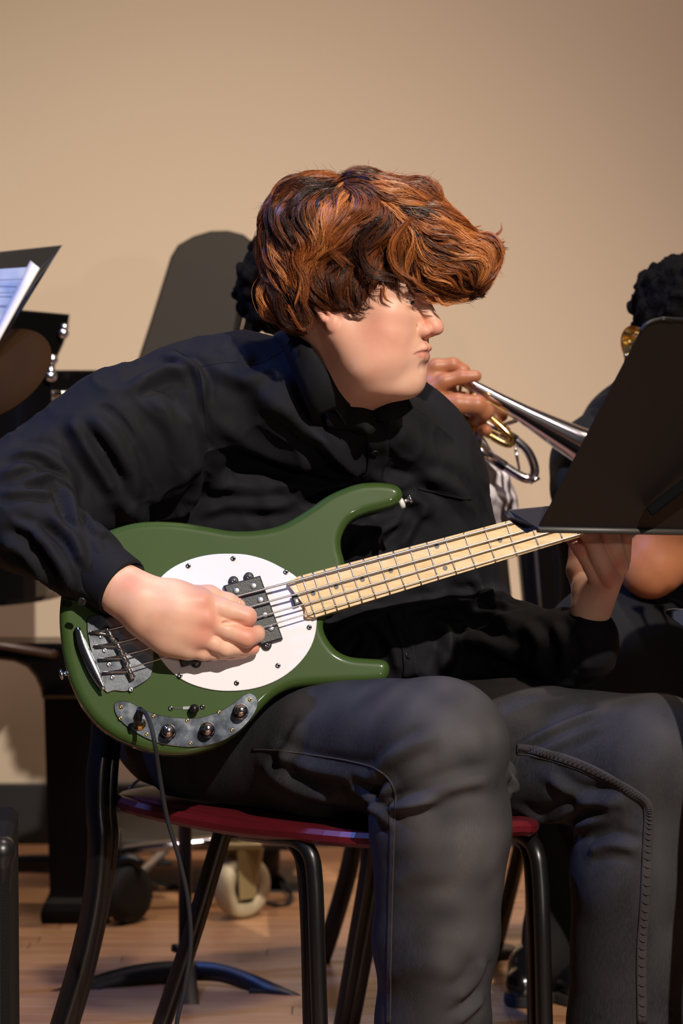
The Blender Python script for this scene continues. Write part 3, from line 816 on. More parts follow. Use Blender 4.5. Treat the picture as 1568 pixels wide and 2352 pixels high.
# headstock and tuners (beyond the stand)
uh = ue
hp = [(uh - .005, vt(uh), 0), (uh + .03, vt(uh) + .018, 0), (uh + .09, vt(uh) + .022, 0), (uh + .17, vt(uh) + .012, 0), (uh + .19, vt(uh) - .02, 0), (uh + .17, vb(uh) + .0, 0), (uh + .10, vb(uh) - .025, 0), (uh + .04, vb(uh) - .02, 0), (uh - .005, vb(uh), 0)]
hs = bchild('headstock', slab(spline(np.array(hp), 50, True), (0, 0, 1), .015, .002), M['maple2'], bass, False)
for i, (a, b) in enumerate(((.045, .008), (.085, .010), (.125, .004), (.11, -.045))):
    c = np.array((uh + a, vt(uh) - .002 + b - .002, .008))
    bchild('tuner_post', lathe(c, (0, 0, 1), [(0, .008), (.002, .008), (.003, .0045), (.014, .0045), (.015, .006), (.017, .006)], 16), M['chrome'], hs)
    bchild('tuner_key', tube([c + (0, .01, -.012), c + (0, .035, -.012), c + (0, .048, -.012)], [.003, .004, .012], 12), M['chrome'], hs)
# truss rod wheel
bchild('truss_wheel', slab(bls([(669,1370),(683,1367),(690,1388),(677,1393)], .008), (0, 0, 1), .008, .001), M['black_plastic'], bass, False)
bchild('truss_slot', slab(bls([(678,1377),(683,1376),(685,1383),(680,1384)], .0124), (0, 0, 1), .0008), M['white_plastic'], bass, False)
# neck plate / bridge
x = Mat('brushed_chrome', (.50, .50, .52, 1), .22, 1); x.color(x.ramp(x.noise(24, 4), [(.35, (.16, .17, .20, 1)), (.6, (.50, .53, .58, 1))])); x.bump(x.noise(500, 2, (1, 6, 1)), .15, .0005); M['brushc'] = x.m
bp = [(200,1428),(232,1412),(300,1404),(345,1440),(352,1505),(349,1545),(340,1560),(318,1575),(290,1588),(262,1586),(240,1586),(215,1520)]
plate = bchild('bridge_plate', slab(spline(bls(bp, .0015), 60, True), (0, 0, 1), .003, .0006), M['brushc'], bass, False)
ends = bls([(176,1438),(186,1442),(208,1490),(232,1545),(242,1584),(234,1584),(214,1560),(195,1520),(180,1475)], .0)
# upright chrome lip at the tail of the bridge
cu = [(182,1441),(196,1472),(214,1510),(231,1548),(241,1583)]
ol = [(176,1441),(180,1476),(196,1520),(214,1556),(234,1584)]
rowsT = [b2w(bl(a, b, .017)) for a, b in spline(np.array([(a, b, 0) for a, b in cu], float), 16)[:, :2]]
rowsO = [b2w(bl(a, b, .013)) for a, b in spline(np.array([(a, b, 0) for a, b in ol], float), 16)[:, :2]]
rowsB = [b2w(bl(a - 1, b + 1, .001)) for a, b in spline(np.array([(a, b, 0) for a, b in ol], float), 16)[:, :2]]
child('bridge_lip', loft([rowsT, rowsO, rowsB], .0025), M['chrome'], bass)
for i, (a, b, c_, d_) in enumerate(((243,1440,262,1473),(262,1468,281,1500),(276,1494,294,1527),(288,1524,306,1558))):
    s = bchild('saddle', tube([bl(a, b, .010), bl(c_, d_, .010)], .0042, 12), M['chrome'], bass)
    for k in range(3):
        q = bl(a + (c_ - a) * (k + .5) / 3, b + (d_ - b) * (k + .5) / 3, .0145)
        bchild('height_screw', lathe(q, (0, 0, 1), [(-.002, .0016), (.002, .0016)], 8), M['chrome'], s)
    e = ((206,1450),(216,1481),(226,1512),(236,1543))[i]
    pts = [bl(e[0], e[1], .008), bl((a + c_) / 2 - 4, (b + d_) / 2 + 1, .008)]
    n = 22; pp = np.array([pts[0] + (pts[1] - pts[0]) * t for t in np.linspace(0, 1, n * 2)])
    rr = [.0014 if k % 2 else .0021 for k in range(n * 2)]
    bchild('intonation_spring', tube(pp, rr, 8), M['steel_string'], s)
for a, b in ((232,1462),(240,1494),(250,1526),(258,1556),(300,1584)):
    screw(a, b, .003, .0034, plate, M['chrome'])
# strings
sx = [((210,1452),(262,1443),(1180,1186)), ((220,1484),(276,1475),(1180,1212)), ((228,1515),(290,1504),(1240,1221)), ((236,1546),(303,1533),(1300,1237))]
FE = [(672,1337),(672,1365),(682,1390),(700,1412)]
ST = [((1170,1202),(672,1336)), ((1168,1229),(671,1367)), ((1185,1245),(683,1392)), ((1290,1239),(702,1411))]
for i in range(4):
    (ax_, ay_), (bx_, by_) = ST[i]
    pa = bl(ax_, ay_, .0165); pb = bl(bx_, by_, .0185)
    un = fu(0); t = (un - pa[0]) / (pb[0] - pa[0]); pn = pa + t * (pb - pa); pn[2] = .0145
    br = bl(*sx[i][1], .0165); sp = bl(*sx[i][0], .009)
    pts = np.vstack([[sp], [sp + (br - sp) * .9], [br], pb, pn, pn + np.array([.06, 0, -.004])])
    R_ = (.00160, .00135, .0011, .00085)[i]
    bchild('string', tube(pts, R_, 8), M['steel_string'], bass)
# control plate, knobs, jack, switch
cp = [(262,1622),(268,1612),(285,1610),(305,1616),(325,1628),(350,1638),(385,1646),(425,1650),(460,1648),(490,1640),(520,1626),(545,1608),(560,1597),(573,1592),(585,1597),(592,1612),(588,1632),(572,1656),(548,1680),(515,1700),(475,1712),(435,1716),(395,1713),(355,1704),(320,1688),(290,1668),(268,1645)]
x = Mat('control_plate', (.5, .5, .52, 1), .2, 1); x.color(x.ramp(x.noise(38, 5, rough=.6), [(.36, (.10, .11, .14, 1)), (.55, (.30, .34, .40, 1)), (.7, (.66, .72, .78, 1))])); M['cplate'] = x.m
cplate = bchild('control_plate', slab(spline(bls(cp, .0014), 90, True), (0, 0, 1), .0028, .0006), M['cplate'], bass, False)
for a, b in ((278,1624),(353,1645),(430,1655),(503,1636),(574,1607),(533,1677),(438,1707),(337,1687),(276,1650)):
    screw(a, b, .0028, .0028, cplate, M['brass'])
x = Mat('knob_chrome', (.42, .38, .40, 1), .1, 1); M['knobc'] = x.m
for a, b in ((386,1682),(476,1677),(552,1635)):
    c = bl(a, b, .003)
    kn = bchild('knob', lathe(c, (0, 0, 1), [(0, .0105), (.002, .0105), (.003, .0095), (.015, .0092), (.019, .0085), (.0215, .006), (.0225, .002)], 32), M['knobc'], bass)
    bchild('knob_cap', lathe(c + (0, 0, .0205), (0, 0, 1), [(0, .0065), (.003, .0055), (.0045, .003), (.005, .0001)], 20), M['chrome'], kn)
c = bl(320, 1663, .003)
bchild('output_jack', lathe(c, (0, 0, 1), [(0, .0085), (.002, .0085), (.0025, .0065), (.006, .0062)], 20), M['brass'], bass)
for a, b in ((392,1627),(465,1624)): screw(a, b, .0005, .0034)
bchild('switch_slot', slab(bls([(402,1625),(436,1624),(436,1628),(402,1629)], .0004), (0, 0, 1), .001), M['black_plastic'], bass, False)
bchild('slot_plate', slab(bls([(420,1623),(440,1622),(440,1629),(420,1630)], .0010), (0, 0, 1), .001), M['chrome'], bass, False)
bchild('selector_switch', tube([bl(446, 1628, 0), bl(446, 1628, .012), bl(446, 1628, .018)], [.006, .0065, .0035], 14), M['black_plastic'], bass)
# strap buttons
def button(px, py, w, dx):
    c = bl(px, py, w); d = nrm(dx)
    sb = bchild('strap_button', lathe(c, d, [(-.004, .006), (.002, .006), (.004, .003), (.008, .003), (.010, .0072), (.013, .0065), (.014, .002)], 20), M['chrome'], bass)
    return sb, c, d
sb, c, d = button(924, 1154, -.018, (1, .12, 0))
bchild('washer', lathe(c, d, [(-.005, .0085), (.0005, .0085), (.0015, .0065)], 20), M['white_plastic'], sb)
button(160, 1545, -.020, (-1, .05, 0))

# instrument cable with plug
pc_ = BW(321, 1655, .018)
plug = tag(newmesh('instrument_cable', *tube([pc_, BW(318, 1648, .036), BW(324, 1632, .048), BW(338, 1645, .055)] + PL([(352, 1690, 3.80), (366, 1780, 3.81), (384, 1880, 3.82), (412, 1975, 3.82), (432, 2070, 3.82), (438, 2170, 3.82), (424, 2270, 3.82), (406, 2352, 3.82), (404, 2450, 3.82), (420, 2610, 3.78)]), .0030, 10, n=120), M['rubber']), 'black instrument cable hanging from the jack of the green bass', 'cable')
child('plug', tube([BW(322, 1662, .006), BW(316, 1650, .026), BW(322, 1630, .044)], [.0050, .0062, .0045], 14), M['black_plastic'], plug)
# ------------------------------------------------------------------ cloth shaping helpers
def polydist(V, pl):
    best = np.full(len(V), 1e9); side = np.zeros(len(V)); tb = np.zeros(len(V))
    for i in range(len(pl) - 1):
        a, b = pl[i], pl[i + 1]; v = b - a
        t = np.clip(((V - a) @ v) / max(v @ v, 1e-12), 0, 1)
        d = V - a - t[:, None] * v
        dd = (d * d).sum(1); m = dd < best
        best[m] = dd[m]; tb[m] = ((i + t) / (len(pl) - 1))[m]
    return np.sqrt(best), tb

def bvh_of(V, Q): return BVHTree.FromPolygons([tuple(v) for v in V], [tuple(int(i) for i in q) for q in Q])

def hit(bvh, px, py):
    d = ray(px, py); r = bvh.ray_cast(Vector(CAM), Vector(d))
    return (None, None) if r[0] is None else (np.array(r[0]), np.array(r[1]))

def fold_mesh(V, Q, folds):
    """each fold: (list of image points on the near side, width, height, sharpness side)"""
    N = vnormals(V, Q); bvh = bvh_of(V, Q); D = np.zeros(len(V))
    for fo in folds:
        pts, w, h = fo[:3]
        sp = spline(np.array([(a, b, 0) for a, b in pts], float), 18)
        pl = [hit(bvh, a, b)[0] for a, b, _ in sp]
        pl = [p for p in pl if p is not None]
        if len(pl) < 3: continue
        # drop depth jumps
        q = [pl[0]]
        for p in pl[1:]:
            if np.linalg.norm(p - q[-1]) < .08: q.append(p)
        if len(q) < 3: continue
        pl = np.array(q)
        lo = pl.min(0) - w * 4; hi = pl.max(0) + w * 4
        m = np.all((V > lo) & (V < hi), axis=1)
        if not m.any(): continue
        d, t = polydist(V[m], pl)
        env = np.clip(np.minimum(t, 1 - t) * 5 + .15, 0, 1)
        D[m] += h * 1.35 * env * (np.exp(-(d / w) ** 2) - .45 * np.exp(-((d - 1.9 * w) / (w * .9)) ** 2))
    return V + N * D[:, None]

def ribbon(bvh, pts, hw, off=.0012, n=30, th=.0012):
    """flat strip lying on a surface; pts are seen points, hw half width in metres"""
    sp = spline(np.array([(a, b, 0) for a, b in pts], float), n)
    C, Nn = [], []
    for a, b, _ in sp:
        p, nn = hit(bvh, a, b)
        if p is None: continue
        C.append(p); Nn.append(nn)
    C = np.array(C); Nn = np.array(Nn)
    for _ in range(2): C[1:-1] = (C[:-2] + C[1:-1] * 2 + C[2:]) / 4; Nn[1:-1] = (Nn[:-2] + Nn[1:-1] * 2 + Nn[2:]) / 4
    T = np.gradient(C, axis=0); S = np.cross(Nn, T); S /= np.linalg.norm(S, axis=1, keepdims=True)
    rows = []
    for k in (-1, -.5, 0, .5, 1):
        r_ = []
        for c, s, nn in zip(C, S, Nn):
            q = c + s * hw * k
            g = bvh.find_nearest(Vector(q))
            base = np.array(g[0]) if g[0] is not None else q
            r_.append(base + nrm(nn) * off)
        rows.append(r_)
    return loft(rows, th)

def seam(bvh, pts, r=.0012, n=60, off=.0004, wob=0.0):
    sp = spline(np.array([(a, b, 0) for a, b in pts], float), n)
    C = []
    for k, (a, b, _) in enumerate(sp):
        p, nn = hit(bvh, a, b)
        if p is not None: C.append(p + nn * (off + wob * math.sin(k * 1.9)))
    C = np.array(C)
    C[1:-1] = (C[:-2] + C[1:-1] * 2 + C[2:]) / 4
    return tube(C, r, 6)

# ------------------------------------------------------------------ materials of people
def skin_mat(name, base, red, dark, sss=.12, rough=.48):
    m = Mat(name, base, rough, spec=.4, sss=sss)
    n1 = m.noise(28, 4); n2 = m.noise(420, 2)
    c = m.mix(m.ramp(n1, [(.35, (0, 0, 0, 1)), (.75, (.35, .35, .35, 1))]), base, red)
    c = m.mix(m.attr('blush'), c, red)
    c = m.mix(m.attr('lip'), c, (*[v * .9 for v in lin(196, 104, 100)[:3]], 1))
    c = m.mix(m.ramp(n2, [(.66, (0, 0, 0, 1)), (.76, (.22, .22, .22, 1))]), c, dark)
    m.color(c); m.bump(m.noise(900, 2), .12, .0004); return m.m
M['skin'] = skin_mat('fair_skin', lin(236, 190, 162), lin(214, 124, 104), lin(168, 112, 88))
M['skin_brown'] = skin_mat('brown_skin', lin(172, 112, 76), lin(158, 84, 58), lin(120, 74, 48), sss=.08, rough=.42)
M['shirt'] = cloth('navy_black_shirt', lin(15, 15, 20), lin(21, 20, 26), 1100, .8, 0, .3).m
M['shirt_black'] = cloth('black_shirt', lin(15, 15, 16), lin(20, 20, 21)).m
x = Mat('black_denim', lin(44, 42, 45), .82, spec=.2)
n1 = x.noise(14, 4, (1, 1, .6)); n2 = x.noise(750, 2, (1, 1, .15))
c = x.mix(x.ramp(n1, [(.35, (0, 0, 0, 1)), (.7, (1, 1, 1, 1))]), lin(25, 26, 31), lin(38, 38, 42))
c = x.mix(x.attr('wear_highlight'), c, lin(84, 81, 82))
c = x.mix(x.ramp(n2, [(.4, (0, 0, 0, 1)), (.7, (.35, .35, .35, 1))]), c, lin(64, 61, 61))
x.color(c); x.bump(n2, .3, .0006); M['denim'] = x.m
M['denim_seam'] = cloth('denim_seam', lin(44, 42, 43), lin(64, 60, 60), 500).m
M['white_cloth'] = cloth('white_cloth', lin(236, 228, 228), lin(222, 214, 218), 900, .8, .1, .15).m

# ------------------------------------------------------------------ the guitarist
bassist = thing('person', 'seated red-haired person in dark shirt and jeans playing the green bass', 'person', (-.15, 4.1, 0))

# head frame: x forward, y his left, z up
th_, ph_ = math.radians(-21), math.radians(5)
Rz = np.array([[math.cos(th_), -math.sin(th_), 0], [math.sin(th_), math.cos(th_), 0], [0, 0, 1]])
Ry = np.array([[math.cos(ph_), 0, math.sin(ph_)], [0, 1, 0], [-math.sin(ph_), 0, math.cos(ph_)]])
HR = Rz @ Ry
NT = np.array([.1245, 0, -.020])
HO = P(1019, 757, 3.965) - HR @ NT
def h2w(p): return HO + np.asarray(p, float) @ HR.T
def w2h(p): return (np.asarray(p, float) - HO) @ HR

def build_head():
    f = Field((-.13, -.10, -.20), (.14, .10, .15), .00125)
    E, C = f.ell, f.cone
    E((-.004, 0, .045), (.098, .077, .084), .01)
    E((.048, 0, .030), (.049, .060, .055), .02)
    E((.046, 0, -.022), (.050, .057, .052), .02)
    for s in (-1, 1):
        E((.050, .037 * s, -.026), (.036, .031, .034), .02)
        E((.058, .036 * s, -.002), (.026, .024, .016), .015)
        C((.000, .054 * s, -.030), (.035, .046 * s, -.072), .024, .026, .025)
        E((.050, .032 * s, -.064), (.037, .029, .031), .03)
    E((.035, 0, -.066), (.058, .054, .040), .02)
    E((.081, 0, -.088), (.0205, .024, .018), .018)
    E((.045, 0, -.100), (.048, .043, .022), .025)
    E((.080, 0, -.055), (.0225, .030, .028), .015)
    C((.084, .012, .032), (.078, .045, .030), .009, .008, .012)
    C((.084, -.012, .032), (.078, -.045, .030), .009, .008, .012)
    E((.082, 0, .035), (.016, .022, .016), .012)
    # nose
    C((.088, 0, .022), (.1095, 0, -.012), .0078, .0095, .009)
    E((.1115, 0, -.0185), (.0125, .0115, .0105), .006)
    E((.100, 0, -.028), (.010, .006, .006), .006)
    for s in (-1, 1):
        E((.0985, .0135 * s, -.0235), (.0125, .0075, .0085), .005)
    for s in (-1, 1):
        E((.1035, .0078 * s, -.0315), (.0072, .0034, .0045), .0025, mode='cut')
        C((.092, .0205 * s, -.018), (.089, .0215 * s, -.029), .0008, .0008, .004, mode='cut')
        C((.088, .023 * s, -.031), (.080, .033 * s, -.050), .0018, .0008, .006, mode='cut')
    C((.1085, 0, -.036), (.1075, 0, -.042), .0022, .0022, .004, mode='cut')
    # lips
    for s in (-1, 1):
        f.chain([(.1025, .001 * s, -.0470), (.1010, .009 * s, -.0468), (.0965, .018 * s, -.0492), (.0940, .0275 * s, -.0528)], [.0048, .0050, .0036, .0018], .003)
        f.chain([(.0985, 0, -.0590), (.0970, .010 * s, -.0588), (.0945, .018 * s, -.0578), (.0935, .0270 * s, -.0560)], [.0068, .0066, .0046, .0020], .003)
    for s in (-1, 1):
        f.chain([(.1085, 0, -.0522), (.1055, .009 * s, -.0520), (.1010, .018 * s, -.0530), (.0985, .024 * s, -.0542), (.0962, .0305 * s, -.0562)], [.0015, .0015, .0014, .0012, .0008], .0022, mode='cut')
    C((.104, -.012, -.0715), (.104, .012, -.0715), .0035, .0035, .008, mode='cut')
    # eyes
    for s in (-1, 1):
        E((.0935, .031 * s, .014), (.013, .019, .011), .012, mode='cut')
        E((.0775, .031 * s, .0150), (.0135, .0150, .0130), .004)
        f.chain([(.0905, .0195 * s, .0120), (.0915, .031 * s, .0128), (.0850, .0435 * s, .0120)], [.0015, .0029, .0015], .0012, mode='cut')
        f.chain([(.0905, .0215 * s, .0190), (.0895, .031 * s, .0205), (.084, .0425 * s, .0175)], [.0010, .0010, .0010], .003, mode='cut')
    # ears
    for s in (-1, 1):
        y = .078 * s
        E((-.006, .073 * s, .004), (.018, .007, .028), .004)
        f.chain([(.006, y - .002 * s, .006), (.004, y + .004 * s, .024), (-.008, y + .008 * s, .034), (-.022, y + .009 * s, .030), (-.029, y + .009 * s, .014), (-.026, y + .007 * s, -.004), (-.016, y + .004 * s, -.018)],
                [.0035, .004, .0042, .0045, .0045, .0042, .0045], .003)
        f.chain([(-.014, y + .003 * s, .020), (-.018, y + .004 * s, .004), (-.010, y + .003 * s, -.010)], [.0032, .0034, .003], .003)
        E((-.006, .0775 * s, -.024), (.0085, .0055, .0105), .005)
        E((.001, .078 * s, .002), (.004, .003, .0055), .003)
        E((-.006, .081 * s, .003), (.007, .005, .009), .003, mode='cut')
    # neck
    nb = w2h(P(745, 985, 4.16))
    C((-.025, 0, -.020), nb, .056, .060, .03)
    C((.015, 0, -.070), w2h(P(800, 985, 4.15)), .045, .050, .035)
    V, Q = f.mesh()
    V = lap(V, Q, 1, .35)
    def g(c, r): return np.exp(-((((V - np.array(c)) / np.array(r)) ** 2).sum(1)))
    bl_ = .55 * g((.050, -.05, -.035), (.045, .04, .042)) + .55 * g((.050, .05, -.035), (.045, .04, .042)) + .7 * g((.112, 0, -.02), (.02, .02, .014)) + .55 * (g((-.01, -.085, 0), (.03, .015, .04)) + g((-.01, .085, 0), (.03, .015, .04)))
    lip = np.zeros(len(V))
    ay = np.abs(V[:, 1])
    up = (V[:, 2] < -.0440 - .05 * ay) & (V[:, 2] > -.0535)
    lo = (V[:, 2] <= -.0525) & (V[:, 2] > -.0650 + .35 * np.maximum(ay - .006, 0))
    lp = np.array([(.096, -.0290, -.0550), (.1005, -.018, -.0545), (.105, -.008, -.0540), (.106, 0, -.0540), (.105, .008, -.0540), (.1005, .018, -.0545), (.096, .0290, -.0550)])
    dl, tl = polydist(V, lp); wl_ = .0030 + .0075 * np.sin(np.pi * tl)
    lip = .5 * np.clip((wl_ - dl) / .0025, 0, 1)
    for _ in range(2):
        pass
    return h2w(V), Q, np.clip(bl_, 0, .8), lip

HV, HQ, HB, HL = build_head()

# hands -------------------------------------------------------------
def build_right_hand():
    pts = lambda L: [BW(a, b, w) for a, b, w in L]
    lo = np.min(pts([(200,1250,.12),(650,1560,-.0),(200,1560,.1),(650,1250,.0)]), 0) - .02
    hi = np.max(pts([(200,1250,.12),(650,1560,-.0),(200,1560,.1),(650,1250,.0)]), 0) + .02
    f = Field(lo, hi, .00125)
    nB = BN
    # forearm + wrist
    f.chain(pts([(262,1335,.040),(320,1378,.046)]), [.0315, .029], .012)
    f.chain(pts([(272,1368,.036),(330,1412,.040)]), [.0265, .025], .014)
    f.chain(pts([(310,1352,.046),(400,1374,.050),(455,1382,.050)]), [.022, .022, .0205], .016)
    f.chain(pts([(330,1385,.046),(410,1408,.050),(468,1418,.048)]), [.025, .024, .020], .016)
    f.chain(pts([(330,1410,.042),(405,1444,.044),(462,1458,.042)]), [.021, .0215, .0185], .016)
    f.chain(pts([(330,1420,.036),(385,1468,.036),(430,1488,.034)]), [.019, .019, .0165], .016)
    f.ell(BW(385, 1420, .032), (.045, .030, .036), .02)
    # index
    k = .005
    f.chain(pts([(455,1383,.050),(510,1398,.052),(566,1415,.048)]), [.0180, .0142, .0130], .004)
    f.chain(pts([(566,1418,.048),(560,1424,.030),(545,1430,.020)]), [.0138, .0118, .0100], .003)
    # middle
    f.chain(pts([(470,1424,.048),(520,1446,.050),(566,1466,.044)]), [.0170, .0136, .0128], .0025)
    f.chain(pts([(566,1464,.044),(588,1457,.030),(592,1452,.022)]), [.0130, .0112, .0098], .003)
    # ring
    f.chain(pts([(456,1462,.040),(492,1478,.044),(518,1490,.038)]), [.0160, .0120, .0114], .0025)
    f.chain(pts([(518,1488,.038),(556,1488,.026),(580,1489,.018)]), [.0118, .0105, .0092], .003)
    # little
    f.chain(pts([(425,1486,.033),(465,1498,.034),(490,1500,.028)]), [.0145, .0105, .0100], .005)
    f.chain(pts([(490,1500,.028),(530,1500,.022),(560,1498,.016)]), [.0098, .0090, .0082], .003)
    # thumb resting on the pickup
    f.chain(pts([(420,1370,.036),(480,1368,.028),(525,1383,.020),(548,1392,.016)]), [.017, .0135, .0115, .0095], .006)
    # knuckle hollows and tendons
    for a, b, c, d, w1, w2 in ((360,1380,462,1382,.060,.062),(360,1405,474,1422,.062,.060),(360,1428,462,1462,.056,.050)):
        f.chain(pts([(a, b, w1), (c, d, w2)]), [.008, .0095], .014)
    f.ell(BW(535, 1432, .060), (.016, .006, .004), .004, mode='cut')
    V, Q = f.mesh(); V = lap(V, Q, 1, .4)
    bl_ = np.zeros(len(V))
    for a, b, w in ((462,1385,.07),(480,1426,.066),(460,1462,.058),(570,1420,.055),(570,1466,.05),(300,1335,.075),(592,1455,.022),(582,1490,.02)):
        bl_ += .55 * np.exp(-((V - BW(a, b, w)) ** 2).sum(1) / .016 ** 2)
    return V, Q, np.clip(bl_, 0, .6), np.zeros(len(V))
RV, RQ, RB, RL = build_right_hand()

def build_left_hand():
    D = 4.07
    pts = lambda L: [P(a, b, d) for a, b, d in L]
    lo = P(1270, 1480, 3.96) ; hi = P(1470, 1150, 4.18)
    f = Field(np.minimum(lo, hi) - .03, np.maximum(lo, hi) + .03, .00125)
    # wrist to knuckles (back of the hand faces the camera)
    f.chain(pts([(1362,1500,4.08),(1354,1415,4.06),(1362,1370,4.06)]), [.023, .0215, .022], .012)
    f.chain(pts([(1348,1390,4.06),(1345,1345,4.07)]), [.019, .017], .014)
    f.chain(pts([(1362,1400,4.06),(1378,1352,4.05)]), [.021, .017], .014)
    f.chain(pts([(1368,1390,4.055),(1396,1330,4.045)]), [.019, .0165], .012)
    f.chain(pts([(1378,1370,4.06),(1415,1297,4.05)]), [.018, .0165], .012)
    f.ell(P(1340, 1365, 4.08), (.016, .02, .026), .012)
    # little finger, ring, middle, index climbing to the strings
    f.chain(pts([(1384,1352,4.045),(1358,1300,4.035),(1334,1262,4.025)]), [.0145, .0118, .0108], .003)
    f.chain(pts([(1334,1262,4.025),(1318,1240,4.028),(1306,1228,4.034)]), [.0112, .0100, .0085], .003)
    f.chain(pts([(1400,1328,4.035),(1372,1272,4.018),(1350,1222,4.012)]), [.0150, .0130, .0122], .002)
    f.chain(pts([(1350,1222,4.012),(1320,1190,4.02),(1300,1195,4.035)]), [.013, .0115, .0095], .003)
    f.chain(pts([(1420,1298,4.04),(1408,1250,4.025),(1388,1200,4.015)]), [.0150, .0135, .0128], .002)
    f.chain(pts([(1388,1200,4.015),(1350,1168,4.02),(1330,1172,4.035)]), [.0135, .012, .0095], .003)
    f.chain(pts([(1424,1285,4.07),(1430,1225,4.05),(1412,1165,4.04)]), [.0145, .0130, .0125], .003)
    f.chain(pts([(1412,1165,4.04),(1385,1145,4.045),(1360,1152,4.05)]), [.013, .0115, .0095], .003)
    # thumb behind the neck
    f.chain(pts([(1345,1370,4.09),(1325,1310,4.11),(1325,1260,4.12)]), [.018, .014, .012], .008)
    f.chain(pts([(1366,1308,4.012), (1384,1352,4.018)]), [.003, .003], .006, 'cut')
    f.chain(pts([(1396,1262,4.006), (1412,1302,4.012)]), [.003, .003], .006, 'cut')
    # nail bed
    V, Q = f.mesh(); V = lap(V, Q, 1, .4)
    bl_ = np.zeros(len(V))
    for a, b, w in ((1384,1350,4.03),(1402,1326,4.02),(1316,1240,4.02),(1335,1262,4.015),(1420,1290,4.025)):
        bl_ += .6 * np.exp(-((V - P(a, b, w)) ** 2).sum(1) / .014 ** 2)
    return V, Q, np.clip(bl_, 0, .7), np.zeros(len(V))
LV, LQ, LB, LL = build_left_hand()

# hidden core of the body so the figure is one mesh: torso, arms, legs
def build_core():
    f = Field((-.75, 3.65, .05), (.65, 4.5, 1.3), .009)
    f.ell(P(770, 1100, 4.25), (.15, .08, .13), .05); f.ell(P(780, 1400, 4.30), (.14, .10, .16), .06)
    f.ell(P(620, 1660, 4.27), (.15, .10, .09), .05)
    f.cone(P(700, 950, 4.13), P(715, 1050, 4.2), .05, .06, .04)
    f.chain(PL([(690, 960, 4.16), (455, 935, 4.13), (60, 1120, 4.03), (200, 1275, 3.955)]), [.045, .05, .04, .03], .03)
    f.chain(PL([(830, 1010, 4.2), (975, 1120, 4.22), (1060, 1430, 4.23), (1360, 1490, 4.09)]), [.045, .05, .035, .024], .03)
    f.chain(PL([(560, 1720, 4.18), (1000, 1720, 3.82), (998, 2300, 3.87), (990, 2520, 3.90)]), [.075, .062, .045, .035], .02)
    f.chain(PL([(800, 1710, 4.25), (1490, 1755, 4.0), (1446, 2300, 4.02), (1440, 2520, 4.04)]), [.075, .06, .045, .035], .02)
    f.chain(PL([(990, 2560, 3.92), (1030, 2600, 3.80)]), [.035, .028], .02); f.chain(PL([(1440, 2560, 4.05), (1500, 2600, 3.95)]), [.035, .028], .02)
    V, Q = f.mesh(); return V, Q
CV, CQ = build_core()
off = 0; VV, QQ, BB, LLp = [], [], [], []
for V, Q, B, L in ((HV, HQ, HB, HL), (RV, RQ, RB, RL), (LV, LQ, LB, LL), (CV, CQ, np.zeros(len(CV)), np.zeros(len(CV)))):
    VV.append(V); QQ.append(Q + off); BB.append(B); LLp.append(L); off += len(V)
body = child('body', (np.concatenate(VV), np.concatenate(QQ)), M['skin'], bassist, attrs={'blush': np.concatenate(BB), 'lip': np.concatenate(LLp)})
# eyes, nails
M['eye_white'] = Mat('eye_white', lin(214, 200, 196), .15, coat=.5).m
M['iris'] = Mat('iris', lin(58, 44, 32), .12, coat=.8).m
M['pupil'] = Mat('pupil', lin(8, 8, 8), .1).m
for s in (-1, 1):
    e = h2w((.0775, .031 * s, .0145)); fw = HR @ nrm((1, -.1, -.12))
    prof = [(-.0125 * math.cos(a), .0125 * math.sin(a) + 1e-5) for a in np.linspace(.02, math.pi - .02, 20)]
    eb = child('eyeball', lathe(e, fw, prof, 24), M['eye_white'], bassist)
    child('iris', lathe(e, fw, [(.0109, .0060), (.0122, .0045), (.0127, .001)], 24), M['iris'], eb)
    child('pupil', lathe(e, fw, [(.0124, .0022), (.01295, .001)], 16), M['pupil'], eb)
M['nail'] = Mat('nail', lin(226, 168, 154), .22, coat=.4).m
def nail(c, d, nvec, w=.0052, l=.0065):
    d = nrm(d); n_ = nrm(nvec); s_ = np.cross(n_, d); rows = []
    for i in np.linspace(-1, 1, 7):
        rows.append([c + d * l * j + s_ * w * i * (1 - .12 * j * j) + n_ * (.0011 * (1 - i * i) ) for j in np.linspace(-1, 1, 6)])
    child('fingernail', loft(rows, .0006), M['nail'], body)
nail(P(1316, 1240, 4.0195), P(1304, 1226, 4.03) - P(1332, 1262, 4.015), (-.15, -.9, .35))
nail(BW(543, 1381, .0245), BU * 1 + BV * -.35, BN + .3 * BV, .0052, .006)
nail(BW(597, 1452, .0262), BU * .6 - BN * .9, BU * .9 + BN * .5, .0045, .005)

